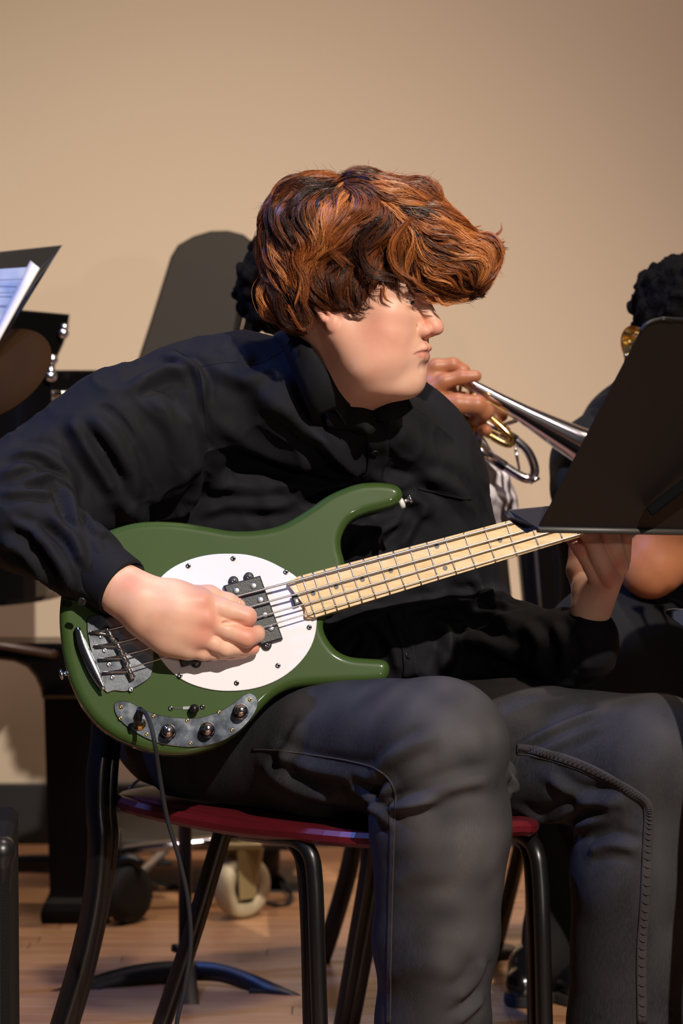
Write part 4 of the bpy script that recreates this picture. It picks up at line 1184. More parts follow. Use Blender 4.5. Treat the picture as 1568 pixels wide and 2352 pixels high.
# ------------------------------------------------------------------ shirt
def build_shirt():
    f = Field((-.72, 3.80, .58), (.46, 4.50, 1.30), .0042)
    f.ell(P(770, 1090, 4.23), (.205, .105, .165), .05)
    f.ell(P(640, 1150, 4.27), (.20, .11, .20), .05)
    f.ell(P(800, 1400, 4.27), (.195, .145, .20), .06)
    f.ell(P(560, 1520, 4.30), (.20, .13, .17), .06)
    f.chain(PL([(700, 905, 4.11), (560, 888, 4.12), (440, 912, 4.12)]), [.070, .068, .072], .04)
    f.ell(P(785, 990, 4.13), (.095, .080, .055), .03)
    f.chain(PL([(720, 920, 4.14), (840, 985, 4.16), (985, 1112, 4.22)]), [.060, .064, .068], .04)
    f.chain(PL([(985, 1112, 4.22), (1020, 1240, 4.23), (1070, 1430, 4.24)]), [.066, .064, .058], .03)
    f.chain(PL([(1070, 1430, 4.24), (1200, 1475, 4.17), (1350, 1492, 4.09)]), [.058, .052, .038], .02)
    f.chain(PL([(440, 925, 4.12), (270, 990, 4.08), (20, 1130, 4.02)]), [.076, .078, .066], .035)
    f.chain(PL([(20, 1135, 4.02), (60, 1200, 3.99), (190, 1290, 3.95), (268, 1340, 3.925)]), [.068, .066, .051, .039], .015)
    f.ell(P(640, 930, 4.13), (.07, .06, .06), .04)
    # keep the collar opening clear of the neck
    f.ell(P(662, 905, 4.10), (.062, .075, .060), .02)
    f.cone(P(725, 968, 4.095), P(850, 965, 4.11), .054, .046, .02)
    f.chain(PL([(400, 1010, 4.12), (180, 1150, 4.05)]), [.078, .060], .04)
    f.ell(P(470, 1150, 4.22), (.17, .09, .14), .05)
    f.ell(P(1010, 1500, 4.22), (.12, .08, .07), .04)
    f.cone(P(1290, 1492, 4.11), P(1350, 1462, 4.07), .050, .0405, .02)
    V, Q = f.mesh()
    V = lap(V, Q, 2, .5)
    N = vnormals(V, Q)
    # broad drape and small creases
    V = V + N * (vnoise(V, 9)[:, None] * .0035 + vnoise(V * np.array([1, 1, .6]), 22, 3.1)[:, None] * .0016 + vnoise(V, 60, 9)[:, None] * .0004)
    dirp = np.stack([V[:, 0] * 1.0 + V[:, 2] * .9, V[:, 1], V[:, 2] * .45 - V[:, 0] * .3], 1)
    rg = (1 - np.abs(vnoise(dirp, 16, 2.7))) ** 5 * .0042 + (1 - np.abs(vnoise(dirp[:, [2, 1, 0]], 24, 6.1))) ** 6 * .0022
    V = V + N * rg[:, None]
    folds = [
        # shoulder and upper sleeve
        ([(380,815),(430,830),(462,870),(470,930)], .006, .007),
        ([(300,890),(380,850),(440,850)], .010, .008),
        ([(160,965),(190,1010),(240,1090),(270,1140)], .010, .010),
        ([(190,950),(250,1000),(300,1090),(310,1180)], .013, .010),
        ([(330,900),(400,980),(430,1080),(400,1170)], .014, .008),
        ([(420,930),(450,1010),(450,1110),(380,1190)], .010, .007),
        ([(250,1130),(330,1190),(420,1150),(470,1090)], .011, .008),
        ([(20,1050),(90,1045),(150,1090),(170,1150)], .010, .009),
        ([(0,1090),(70,1075),(130,1110),(175,1190)], .008, .008),
        ([(30,1110),(100,1100),(150,1150),(190,1230)], .007, .006),
        ([(0,1135),(60,1130),(130,1135)], .006, .005),
        ([(60,1100),(130,1098),(168,1135),(178,1165)], .005, .004),
        ([(70,1220),(120,1260),(160,1330),(170,1390)], .009, .008),
        ([(110,1180),(170,1240),(190,1300)], .008, .007),
        ([(0,1240),(60,1270),(110,1340),(130,1400)], .009, .008),
        ([(30,1200),(90,1230),(140,1300)], .006, .005),
        ([(180,1160),(220,1215),(250,1230)], .006, .005),
        # chest
        ([(500,960),(560,1010),(650,1050),(760,1080)], .016, .008),
        ([(560,1080),(640,1110),(720,1120),(800,1110)], .012, .007),
        ([(480,1110),(560,1120),(640,1150)], .014, .008),
        ([(460,1180),(520,1160),(600,1165),(690,1150)], .008, .006),
        ([(620,900),(700,980),(790,1050),(842,1090)], .014, .009),
        ([(720,990),(780,1040),(838,1085)], .006, .006),
        ([(680,1080),(760,1090),(840,1100)], .008, .006),
        ([(540,860),(600,900),(640,960)], .014, .005),
        ([(480,840),(560,870),(620,850)], .010, .004),
        ([(900,980),(960,1040),(1040,1090)], .018, .006),
        ([(870,1110),(930,1130),(1000,1180)], .010, .006),
        ([(960,1090),(1040,1120),(1090,1190)], .010, .006),
        ([(850,1085),(900,1105),(960,1110)], .007, .005),
        # below the neck of the bass
        ([(800,1290),(840,1240),(900,1190)], .010, .007),
        ([(850,1270),(880,1220),(930,1190)], .007, .006),
        ([(920,1260),(950,1200),(980,1170)], .008, .006),
        ([(760,1480),(800,1440),(850,1420),(900,1425)], .011, .008),
        ([(860,1430),(900,1480),(920,1550)], .009, .008),
        ([(960,1420),(1020,1440),(1030,1500),(1010,1550)], .010, .009),
        ([(930,1400),(1000,1390),(1080,1380),(1150,1360)], .009, .008),
        ([(1000,1350),(1080,1400),(1180,1420)], .009, .007),
        ([(1090,1320),(1120,1370),(1180,1400)], .007, .007),
        ([(1040,1470),(1120,1480),(1200,1520)], .011, .008),
        ([(1200,1430),(1240,1480),(1230,1540)], .009, .006),
        ([(1270,1430),(1300,1490),(1290,1540)], .008, .006),
        ([(780,1540),(830,1500),(850,1450)], .008, .006),
    ]
    V = fold_mesh(V, Q, folds)
    return V, Q
SV, SQ = build_shirt()
shirt = child('shirt', (SV, SQ), M['shirt'], bassist)
sb_ = bvh_of(SV, SQ)
# collar: inner (neck) edge and outer edge, going round from the near front to the far front
Tt = [P(806, 928, 4.010), P(785, 898, 3.995), P(752, 852, 3.985), P(722, 806, 3.985), P(698, 776, 4.01), P(672, 762, 4.06), P(690, 775, 4.15), P(760, 830, 4.20), P(830, 890, 4.16), P(856, 922, 4.07)]
Oo = [P(718, 964, 4.018), P(706, 936, 4.005), P(690, 896, 4.00), P(668, 845, 4.01), P(648, 800, 4.04), P(630, 772, 4.10), P(650, 775, 4.20), P(760, 850, 4.25), P(890, 930, 4.2), P(912, 950, 4.10)]
TT = spline(np.array(Tt), 40); OO = spline(np.array(Oo), 40)
rows = [TT + (OO - TT) * t + (np.array([0, -.010, .004]) * math.sin(math.pi * t))[None] for t in (0, .15, .4, .7, 1)]
child('collar', loft(rows, .0022), M['shirt'], shirt)
st_ = [TT + np.array([0, .004, -.004]), TT + (OO - TT) * .10 + np.array([.0, .012, -.030])]
child('collar_stand', loft(st_, .002), M['shirt'], shirt)
def leaf(name, top, bot, n=14, th=.002, bulge=.006):
    A_ = spline(np.array(PL(top)), n); B_ = spline(np.array(PL(bot)), n)
    child(name, loft([A_ + (B_ - A_) * t + np.array([0, -bulge * math.sin(math.pi * t), 0]) for t in (0, .2, .5, .8, 1)], th), M['shirt'], shirt)
leaf('collar', [(838, 922, 4.045), (868, 908, 4.035), (905, 902, 4.03), (935, 912, 4.05)], [(852, 952, 4.035), (880, 968, 4.02), (915, 962, 4.02), (948, 938, 4.04)])
leaf('placket_fold', [(748, 944, 4.025), (784, 938, 4.02), (806, 930, 4.015), (830, 924, 4.015), (850, 922, 4.03)], [(750, 985, 4.035), (795, 985, 4.03), (824, 988, 4.02), (848, 998, 4.015), (866, 985, 4.03)], bulge=.004)
lap_ = [P(800, 938, 4.04), P(840, 932, 4.05), P(862, 925, 4.055)]
lap2 = [P(795, 965, 4.06), P(822, 985, 4.07), P(850, 975, 4.08)]
child('placket', ribbon(sb_, [(836, 950), (858, 985), (868, 1030), (862, 1075), (850, 1108)], .015, .003, 24, .0016), M['shirt'], shirt)
child('placket', ribbon(sb_, [(905, 1400), (925, 1450), (935, 1500), (945, 1552)], .012, .003, 16, .0014), M['shirt'], shirt)
child('yoke_seam', seam(sb_, [(458,842),(520,832),(590,836),(625,820),(650,806)], .0008, off=-.0002), M['shirt'], shirt)
child('armhole_seam', seam(sb_, [(400,802),(440,826),(460,862),(468,930),(476,1010),(470,1090)], .0009, off=-.0002), M['shirt'], shirt)
child('shoulder_seam', seam(sb_, [(905,915),(950,935),(1000,975),(1040,1010)], .0007, off=-.0003), M['shirt'], shirt)
child('pocket', ribbon(sb_, [(960,1122),(1020,1135),(1080,1148)], .0012, .0016, 14, .001), M['shirt'], shirt)
child('pocket_seam', seam(sb_, [(960,1122),(1020,1132),(1078,1150)], .0007, off=-.0003), M['shirt'], shirt)
child('pocket_seam', seam(sb_, [(1072,1075),(1078,1110),(1078,1150)], .0007, off=-.0003), M['shirt'], shirt)
M['shirt_button'] = Mat('shirt_button', lin(30, 30, 34), .25, coat=.5).m
def shirt_button(px, py, r=.0055, lift=.004):
    p, n_ = hit(sb_, px, py)
    if p is None: return
    p = p + n_ * lift
    b = child('button', lathe(p, n_, [(-.001, r * .9), (.0006, r), (.0016, r), (.0019, r * .8), (.0012, r * .62), (.0011, .0003)], 20), M['shirt_button'], shirt)
shirt_button(859, 1034); shirt_button(932, 1505)
# cuff round the right wrist
c0, c1 = P(212, 1300, 3.945), P(290, 1357, 3.915)
ax_ = nrm(c1 - c0)
child('cuff', lathe(c0, ax_, [(.000, .043), (.008, .0445), (.03, .0435), (.052, .0425), (.0575, .0410), (.0575, .0385), (.050, .038), (.01, .038)], 48), M['shirt'], shirt)
pb_, nb_ = P(188, 1382, 3.885), nrm((-.1, -.9, -.3))
child('button', lathe(pb_, nb_, [(-.002, .0055), (.001, .0058), (.0016, .0045), (.0012, .003)], 18), M['shirt_button'], shirt)
child('cuff', lathe(P(1350, 1470, 4.075), nrm(P(1352, 1420, 4.06) - P(1360, 1500, 4.09)), [(-.02, .040), (.0, .038), (.014, .035), (.016, .032), (.0, .028)], 36), M['shirt'], shirt)

# ------------------------------------------------------------------ jeans
def build_jeans():
    f = Field((-.42, 3.60, .04), (.62, 4.50, .98), .0042)
    f.ell(P(590, 1680, 4.27), (.21, .15, .125), .05)
    f.chain(PL([(520, 1722, 4.17), (760, 1722, 3.99), (1008, 1714, 3.82)]), [.108, .096, .0885], .03)
    f.chain(PL([(1008, 1716, 3.82), (1011, 1900, 3.83), (1000, 2150, 3.85), (994, 2352, 3.87), (990, 2560, 3.89)]), [.0885, .089, .080, .0725, .074], .02)
    f.chain(PL([(760, 1700, 4.26), (1180, 1725, 4.10), (1500, 1752, 3.99)]), [.105, .096, .092], .03)
    f.chain(PL([(1500, 1756, 3.99), (1462, 2000, 4.0), (1448, 2352, 4.02), (1440, 2560, 4.04)]), [.092, .088, .083, .084], .02)
    f.ell(P(1160, 1790, 3.86), (.018, .02, .028), .012)
    # sit flat on the seat
    V, Q = f.mesh(); V = lap(V, Q, 2, .5)
    zmin = .462
    m = (V[:, 1] > 3.86) & (V[:, 2] < zmin) & (V[:, 2] > .35) & (V[:, 0] < .02)
    V[m, 2] = zmin - (zmin - V[m, 2]) * .12
    N = vnormals(V, Q)
    V = V + N * (vnoise(V, 8, 5)[:, None] * .003 + vnoise(V, 20, 2)[:, None] * .0014)
    folds = [
        ([(910,1870),(980,1830),(1060,1800),(1130,1790)], .010, .005),
        ([(880,1860),(930,1850),(1010,1835)], .007, .006),
        ([(850,1790),(900,1740),(1000,1690)], .009, .005),
        ([(870,1880),(850,1830),(800,1800)], .009, .009),
        ([(900,1800),(870,1850),(900,1895)], .008, .007),
        ([(620,1720),(700,1760),(800,1780),(880,1790)], .010, .006),
        ([(600,1760),(680,1810),(780,1840)], .012, .006),
        ([(700,1650),(660,1720),(640,1790)], .009, .004),
        ([(1160,1690),(1230,1640),(1330,1600)], .006, .005),
        ([(1160,1665),(1250,1620),(1400,1590)], .006, .005),
        ([(1180,1720),(1280,1670),(1380,1630)], .006, .004),
        ([(1200,1745),(1300,1700),(1400,1660)], .007, .003),
        ([(1190,1860),(1260,1880),(1340,1850),(1440,1830)], .009, .006),
        ([(1230,1910),(1320,1900),(1420,1860)], .009, .007),
        ([(1250,1780),(1330,1830),(1440,1850)], .009, .005),
        ([(1350,1960),(1400,1940),(1470,1950)], .008, .006),
        ([(900,2040),(960,2010),(1060,2000)], .014, .002),
        ([(880,2250),(960,2220),(1060,2230)], .014, .002),
        ([(1040,2300),(1090,2250),(1110,2200)], .010, .005),
        ([(1040,2352),(1080,2320),(1110,2290)], .008, .005),
        ([(1165,1780),(1180,1800),(1178,1820)], .006, .006),
    ]
    V = fold_mesh(V, Q, folds)
    def g(c, r): return np.exp(-(((V - c) / np.array(r)) ** 2).sum(1))
    wear_highlight = .85 * g(P(1060, 1850, 3.74), (.075, .12, .15)) + .6 * g(P(1060, 2120, 3.78), (.05, .12, .20)) + .45 * g(P(850, 1600, 3.85), (.16, .15, .035)) + .35 * g(P(1520, 1900, 3.9), (.06, .12, .22)) + .25 * g(P(1250, 1640, 4.0), (.12, .1, .05))  # faded knees, plus highlights put into the denim colour
    wear_highlight *= (.72 + .5 * vnoise(V, 30, 4)) ; wear_highlight += .12 * np.clip(vnoise(V * np.array([1, 1, .3]), 45, 8), 0, 1)
    return V, Q, np.clip(wear_highlight, 0, 1)
JV, JQ, JW = build_jeans()
jeans = child('jeans', (JV, JQ), M['denim'], bassist, attrs={'wear_highlight': JW})
jb = bvh_of(JV, JQ)
side = [(580,1722),(640,1724),(720,1735),(800,1748),(860,1765),(893,1790),(908,1830),(906,1900),(903,2000),(900,2100),(898,2200),(896,2352)]
child('side_seam', seam(jb, side, .0014, 110, wob=.0005), M['denim_seam'], jeans)
child('side_seam', ribbon(jb, [(900,1840),(900,1950),(896,2100),(893,2250),(892,2352)], .004, .0008, 60, .0012), M['denim_seam'], jeans)
ins = [(1188,1718),(1215,1721),(1260,1732),(1330,1755),(1400,1788),(1450,1818),(1482,1842),(1490,1870),(1486,1950),(1480,2080),(1472,2200),(1474,2352)]
child('inseam', ribbon(jb, ins, .0065, .0014, 120, .0022), M['denim_seam'], jeans)
child('inseam', seam(jb, [(a - 10 if b > 1840 else a, b + (14 if b <= 1840 else 0)) for a, b in ins], .0014, 110, wob=.0004), M['denim_seam'], jeans)
st_m = Mat('thread', lin(120, 112, 104), .8).m
# puckers along the inseam
sp = spline(np.array([(a, b, 0) for a, b in ins], float), 75)
pv, pf = [], []
for k in range(1, 74):
    p, n_ = hit(jb, sp[k][0] + 2, sp[k][1])
    if p is None: continue
    t = nrm(sp[k + 1] - sp[k - 1]); d2_ = np.array([t[1], -t[0]])
    p1, _ = hit(jb, sp[k][0] - d2_[0] * -9 + t[0] * 5, sp[k][1] - d2_[1] * -9 + t[1] * 5)
    p2, _ = hit(jb, sp[k][0] + d2_[0] * -7, sp[k][1] + d2_[1] * -7)
    if p1 is None or p2 is None or np.linalg.norm(p1 - p2) > .03: continue
    pv.append(tube([p2 + n_ * .0024, (p1 + p2) / 2 + n_ * .0040, p1 + n_ * .0020], [.0007, .0012, .0006], 6))
o = child('seam_puckers', joinm(pv), M['denim_seam'], jeans); o['kind'] = 'stuff'
# shoes (below the frame)
M['shoe'] = Mat('shoe_leather', lin(16, 16, 18), .22, coat=.6).m
def shoe(p, heel, toe, h=.075, w=.044, mm=None, nm='shoe'):
    heel = np.array(heel, float); toe = np.array(toe, float); d = nrm(toe - heel)
    f = Field(np.minimum(heel, toe) - (.08, .08, .03), np.maximum(heel, toe) + (.08, .08, .14), .003)
    f.chain([heel + (0, 0, .045), heel + d * .07 + (0, 0, .055), toe - d * .09 + (0, 0, .045), toe - d * .03 + (0, 0, .034)], [.036, .040, w * .93, .030], .02)
    f.cone(heel + d * .02 + (0, 0, .05), heel + d * .02 + (0, 0, .10), .036, .040, .02)
    V, Q = f.mesh(); V[:, 2] = np.maximum(V[:, 2], heel[2] + .014)
    s = child(nm, (V, Q), mm or M['shoe'], p)
    s_ = np.cross((0, 0, 1), d)
    ring = [heel - d * .038, heel - d * .02 + s_ * .034, heel + d * .06 + s_ * .038, toe - d * .08 + s_ * .047, toe - d * .02 + s_ * .030, toe, toe - d * .02 - s_ * .030, toe - d * .08 - s_ * .047, heel + d * .06 - s_ * .038, heel - d * .02 - s_ * .034]
    child('sole', slab([q + (0, 0, .010) for q in spline(np.array(ring), 40, True)], (0, 0, 1), .018, .003), M['rubber'], s, False)
    return s
g0 = P(990, 2560, 3.9); shoe(bassist, (g0[0] - .03, g0[1] + .03, .0), (g0[0] + .12, g0[1] - .17, .0))
g0 = P(1440, 2560, 4.04); shoe(bassist, (g0[0] - .02, g0[1] + .03, .0), (g0[0] + .15, g0[1] - .12, .0))
# ------------------------------------------------------------------ hair
HD = HO[1]          # depth of the head centre
def hair_field():
    f = Field(P(560, 800, 3.95) - (.03, .12, .02), P(1170, 360, 3.95) + (.03, .20, .03), .0026)
    s = HD / 6800.0
    def e(px, py, dy, rx, ry, rz, k=.02, mode='add', ang=0):
        c = P(px, py, HD + dy); a = math.radians(ang)
        R = np.array([[math.cos(a), 0, math.sin(a)], [0, 1, 0], [-math.sin(a), 0, math.cos(a)]])
        f.ell(c, (rx * s, ry, rz * s), k, R, mode)
    e(775, 545, .0, 168, .100, 138)
    e(700, 530, .0, 95, .088, 115)
    e(682, 620, .005, 80, .082, 120)
    e(690, 690, .01, 62, .072, 60)
    e(840, 500, .0, 150, .094, 92)
    e(930, 545, -.01, 130, .086, 100)
    e(1000, 590, -.02, 112, .074, 88, ang=-20)
    e(1075, 615, -.03, 60, .055, 62)
    e(1100, 585, -.03, 36, .035, 26, ang=20)
    e(966, 447, .0, 36, .030, 28)
    e(845, 640, -.055, 75, .030, 48)
    e(815, 690, -.078, 20, .010, 32)
    e(760, 655, -.070, 60, .022, 45)
    e(1125, 575, -.03, 26, .016, 12, .015, ang=25)
    e(925, 626, -.05, 95, .035, 34)
    return f
hf = hair_field()
# keep the face, cheek and ear free
hf.ell(h2w((.060, -.075, -.035)), (.075, .045, .048), .012, None, 'cut')
hf.ell(P(757, 738, HD - .085), (.018, .03, .022), .005, None, 'cut')
GV, GQ = hf.mesh(); GV = lap(GV, GQ, 3, .5)
# gradient helper on the field
Fh = hf.F
def samp(p):
    q = (p - hf.lo) / hf.h; i = np.clip(np.floor(q).astype(int), 0, hf.n - 2); f_ = np.clip(q - i, 0, 1)
    r = 0
    for a in (0, 1):
        for b in (0, 1):
            for c in (0, 1):
                w = (f_[:, 0] if a else 1 - f_[:, 0]) * (f_[:, 1] if b else 1 - f_[:, 1]) * (f_[:, 2] if c else 1 - f_[:, 2])
                r = r + w * Fh[i[:, 0] + a, i[:, 1] + b, i[:, 2] + c]
    return r
def grad(p, e=.004):
    g = np.stack([samp(p + np.eye(3)[k] * e) - samp(p - np.eye(3)[k] * e) for k in range(3)], 1)
    return g / np.maximum(np.linalg.norm(g, axis=1, keepdims=True), 1e-6)
# combing directions (image plane, y down)
FLOW = [(640,450,-.8,.6),(605,520,-.15,1),(618,620,.05,1),(640,700,.25,1),(690,720,.5,.8),(700,460,-.75,.65),(705,560,-.2,1),(725,650,.1,1),(655,580,-.1,1),
        (760,420,-.5,.25),(800,470,-.35,.9),(780,560,-.25,.95),(780,640,.25,.95),(820,410,.9,.2),(900,425,1,.3),(965,440,.9,.5),(1000,500,.85,.6),(1060,545,.9,.45),
        (1120,565,1,.05),(1110,630,.15,1),(1060,640,.5,.85),(1010,600,.6,.8),(900,550,-.1,1),(860,500,-.4,.9),(860,610,.35,.95),(930,610,.55,.8),(960,540,.35,.9),
        (830,690,.35,.95),(900,655,.8,.55),(980,670,.9,.35),(1040,680,.9,-.1),(850,570,-.35,.9)]
FLOW = np.array(FLOW, float)
def proj(p):
    d = p - CAM; z = d @ FWD
    return np.stack([784 + FPX * (d @ RGT) / z, 1176 - FPX * (d @ UPV) / z], 1)
def flow(p, n_):
    uv = proj(p)
    w = 1 / (((uv[:, None] - FLOW[None, :, :2]) ** 2).sum(2) + 900) ** 1.5
    v = (w[:, :, None] * FLOW[None, :, 2:]).sum(1) / w.sum(1)[:, None]
    d = v[:, :1] * RGT - v[:, 1:] * UPV
    # on the back and top surfaces let gravity and the sweep dominate
    d = d + n_ * 0
    d = d - n_ * (d * n_).sum(1, keepdims=True)
    return d / np.maximum(np.linalg.norm(d, axis=1, keepdims=True), 1e-6)
rs_ = np.random.RandomState(11)
NGV = vnormals(GV, GQ)
NC = 1150
# near side seeded densely, the far side more thinly
wgt = np.where(NGV[:, 1] < .25, 1.0, .35)
perm = rs_.permutation(len(GV)); cell = np.where(NGV[:, 1] < .35, .0088, .0135)[perm, None]
key = np.floor(GV[perm] / cell).astype(np.int64); key = (key[:, 0] * 73856093) ^ (key[:, 1] * 19349663) ^ (key[:, 2] * 83492791) ^ (cell[:, 0] > .01)
_, ui = np.unique(key, return_index=True); sel = perm[ui]; NC = len(sel); print('locks', NC)
cp_ = GV[sel].copy(); NP = 14
LEN = rs_.uniform(.045, .105, NC); step = LEN / (NP - 1)
ph = rs_.uniform(0, 6.28, NC); amp_ = rs_.uniform(.001, .005, NC); wl = rs_.uniform(.060, .120, NC)
lift = rs_.uniform(-.003, .006, NC) + .009 * vnoise(cp_, 38, 1.3)
path = np.zeros((NC, NP, 3)); nor = np.zeros((NC, NP, 3)); sid = np.zeros((NC, NP, 3))
# start a little upstream so locks cover their roots
for k in range(5):
    n_ = grad(cp_); cp_ = cp_ - flow(cp_, n_) * step[:, None]
    cp_ = cp_ - n_ * samp(cp_)[:, None]
for k in range(NP):
    n_ = grad(cp_); d = flow(cp_, n_); s_ = np.cross(n_, d)
    path[:, k] = cp_; nor[:, k] = n_; sid[:, k] = s_
    a = 1.15 * vnoise(cp_, 24, 7)[:, None]
    d2 = d + s_ * (a + (.9 * np.cos(ph + 6.28 * k * step / wl) * amp_ / .004 * .5)[:, None])
    d2 /= np.linalg.norm(d2, axis=1, keepdims=True)
    cp_ = cp_ + d2 * step[:, None]
    cp_ = cp_ - grad(cp_) * (samp(cp_) * .85)[:, None]
tt = np.linspace(0, 1, NP)
prof = np.sin(np.pi * np.clip(tt * .85 + .02, 0, 1)) ** .8
path = path + nor * (-.004 + (lift[:, None] + .003) * prof[None])[:, :, None]
NS = 24
def strands(path, sid, nor, NS, spread, thick, r0, curl=.0010, seed=0):
    R = np.random.RandomState(seed); n, m = path.shape[:2]
    a = R.normal(0, .5, (n, NS)); b = R.normal(0, .5, (n, NS)); jit = R.uniform(.8, 1.12, (n, NS))
    t = np.linspace(0, 1, m)
    taper = (.35 + .65 * np.sin(np.pi * np.clip(t * 1.6, 0, .5))) * (1 - .8 * t ** 1.7)
    ts = R.uniform(0, .22, (n, NS)); te = 1 - R.uniform(0, 1, (n, NS)) ** 2 * .35
    u = (ts[..., None] + (te - ts)[..., None] * t) * (m - 1); i0 = np.clip(u.astype(int), 0, m - 2); fr = (u - i0)[..., None]
    rows_ = np.arange(n)[:, None, None]
    def res(X): return X[rows_, i0] * (1 - fr) + X[rows_, i0 + 1] * fr
    tp_ = np.interp(u / (m - 1), t, taper)
    Pp = res(path) + res(sid) * (a[:, :, None] * spread[:, None, None] * tp_)[..., None] + res(nor) * (b[:, :, None] * thick * tp_)[..., None]
    w1 = R.uniform(0, 6.28, (n, 1, 1)) + R.uniform(-.6, .6, (n, NS, 1)); f1 = R.uniform(3, 6, (n, 1, 1)) + R.uniform(-.8, .8, (n, NS, 1))
    Pp = Pp + sid[:, None] * (curl * np.sin(w1 + f1 * t) * t)[..., None] + nor[:, None] * (curl * .8 * np.cos(w1 * 1.7 + f1 * t) * t)[..., None]
    Pp = Pp.reshape(n * NS, m, 3)
    rad = r0 * (1 - .75 * t ** 2)
    T = np.gradient(Pp, axis=1); T /= np.maximum(np.linalg.norm(T, axis=2, keepdims=True), 1e-9)
    A = np.cross(T, np.array([.3, .9, .2])); A /= np.maximum(np.linalg.norm(A, axis=2, keepdims=True), 1e-9); B = np.cross(T, A)
    V = np.zeros((n * NS, m, 3, 3))
    for j in range(3):
        q = j * 2.0944; V[:, :, j] = Pp + (A * math.cos(q) + B * math.sin(q)) * rad[None, :, None]
    base = (np.arange(n * NS) * m * 3)[:, None, None]
    i = np.arange(m - 1)[None, :, None] * 3; j = np.arange(3)[None, None, :]; k = (j + 1) % 3
    F = np.stack([base + i + j, base + i + k, base + i + 3 + k, base + i + 3 + j], -1).reshape(-1, 4)
    tone = np.clip(R.rand(n, 1) * .55 + R.rand(n, NS) * .2 + .12 + vnoise(path[:, m // 2], 34, 3)[:, None] * .75, 0, 1).reshape(-1)
    return V.reshape(-1, 3), F, np.repeat(tone, m * 3)
x = Mat('red_hair', (.3, .1, .03, 1), .36, spec=.55)
c = x.ramp(x.attr('tone'), [(0, lin(50, 25, 14)), (.3, lin(100, 50, 24)), (.7, lin(160, 88, 40)), (1, lin(214, 138, 76))])
x.color(c); M['red_hair'] = x.m
x = Mat('hair_base', lin(46, 24, 14), .6); x.bump(x.noise(160, 3, (1, 1, .4)), .8, .003); M['hair_base'] = x.m
hair = child('hair', (GV - NGV * .0055, GQ), M['hair_base'], bassist)
v1, f1, t1 = strands(path, sid, nor, NS, rs_.uniform(.0025, .0075, NC), .0038, .00030, seed=1)
o = child('locks', (v1, f1), M['red_hair'], hair, attrs={'tone': t1}); o['kind'] = 'stuff'
# hand-combed locks that shape the outline
GUIDES = [([(1000,540),(1060,570),(1115,575),(1153,548)], -.02, .009), ([(1020,570),(1085,600),(1130,590),(1146,570)], -.035, .008), ([(1010,610),(1080,645),(1120,640),(1138,612)], -.03, .010),
    ([(1000,640),(1060,682),(1100,670),(1122,645)], -.045, .009), ([(950,634),(1000,676),(1045,692),(1080,680)], -.055, .009), ([(865,618),(895,650),(940,668),(1000,674)], -.075, .009), ([(1060,520),(1105,545),(1130,560),(1160,575)], -.01, .007),
    ([(800,610),(796,665),(812,705),(836,714)], -.085, .008), ([(770,620),(770,660),(775,690),(800,712)], -.088, .009), ([(690,640),(688,690),(705,735),(700,756)], -.075, .009), ([(655,640),(645,690),(660,738),(685,752)], -.06, .010), ([(620,620),(606,670),(618,720),(645,745)], -.03, .010),
    ([(605,600),(598,650),(606,700),(628,742)], .0, .010), ([(760,425),(800,402),(850,402),(890,420)], -.03, .008), ([(740,470),(700,420),(650,430),(612,490)], -.06, .010), ([(900,420),(960,416),(998,438),(985,466)], -.02, .010), ([(940,440),(975,430),(996,450),(970,470)], -.035, .008),
    ([(860,480),(800,520),(760,560),(800,610)], -.102, .012), ([(880,500),(830,560),(850,620),(900,640)], -.104, .012), ([(950,500),(900,560),(905,620),(950,650)], -.098, .012), ([(1000,520),(985,580),(1010,630),(1070,650)], -.078, .012), ([(720,520),(690,580),(700,640),(690,700)], -.09, .012)]
gp, gs, gn, gw = [], [], [], []
WISPS = [([(1080,540),(1125,546),(1150,530),(1149,512)], -.03, .003), ([(1085,560),(1138,566),(1158,552)], -.03, .003), ([(1095,590),(1140,592),(1152,574)], -.035, .003), ([(1095,620),(1135,627),(1144,604)], -.035, .003), ([(1075,655),(1110,670),(1128,652)], -.04, .004),
    ([(905,630),(915,665),(930,684)], -.085, .003), ([(930,640),(948,672),(974,684)], -.08, .003), ([(880,650),(884,684),(902,700)], -.09, .003), ([(990,672),(1018,698),(1048,700)], -.065, .004), ([(815,670),(832,708),(852,704)], -.092, .003), ([(1040,510),(1080,525),(1105,520)], -.02, .003),
    ([(660,700),(690,752),(712,748)], -.075, .004), ([(630,700),(640,745),(668,758)], -.04, .004), ([(604,640),(596,690),(612,728)], .0, .004), ([(850,640),(850,680),(868,694)], -.09, .004), ([(960,660),(985,694),(1012,698)], -.07, .004)]
GUIDES = [([(a + rs_.uniform(-14, 14), b + rs_.uniform(-10, 10)) for a, b in pts], dd + rs_.uniform(-.004, .006), wd * rs_.uniform(.35, .9)) for pts, dd, wd in GUIDES for _ in range(5)] + WISPS
for pts, dd, wd in GUIDES:
    sp = spline(np.array([(a, b, 0) for a, b in pts], float), NP); q = np.array([P(a, b, HD + dd) for a, b, _ in sp])
    n_ = grad(q); n_[:, 1] -= .8; n_ /= np.linalg.norm(n_, axis=1, keepdims=True)
    T = np.gradient(q, axis=0); T /= np.linalg.norm(T, axis=1, keepdims=True); s_ = np.cross(n_, T); s_ /= np.linalg.norm(s_, axis=1, keepdims=True)
    gp.append(q); gs.append(s_); gn.append(n_); gw.append(wd)
v3, f3, t3 = strands(np.array(gp), np.array(gs), np.array(gn), 26, np.array(gw), .004, .00028, .0016, seed=9)
o = child('locks', (v3, f3), M['red_hair'], hair, attrs={'tone': t3}); o['kind'] = 'stuff'
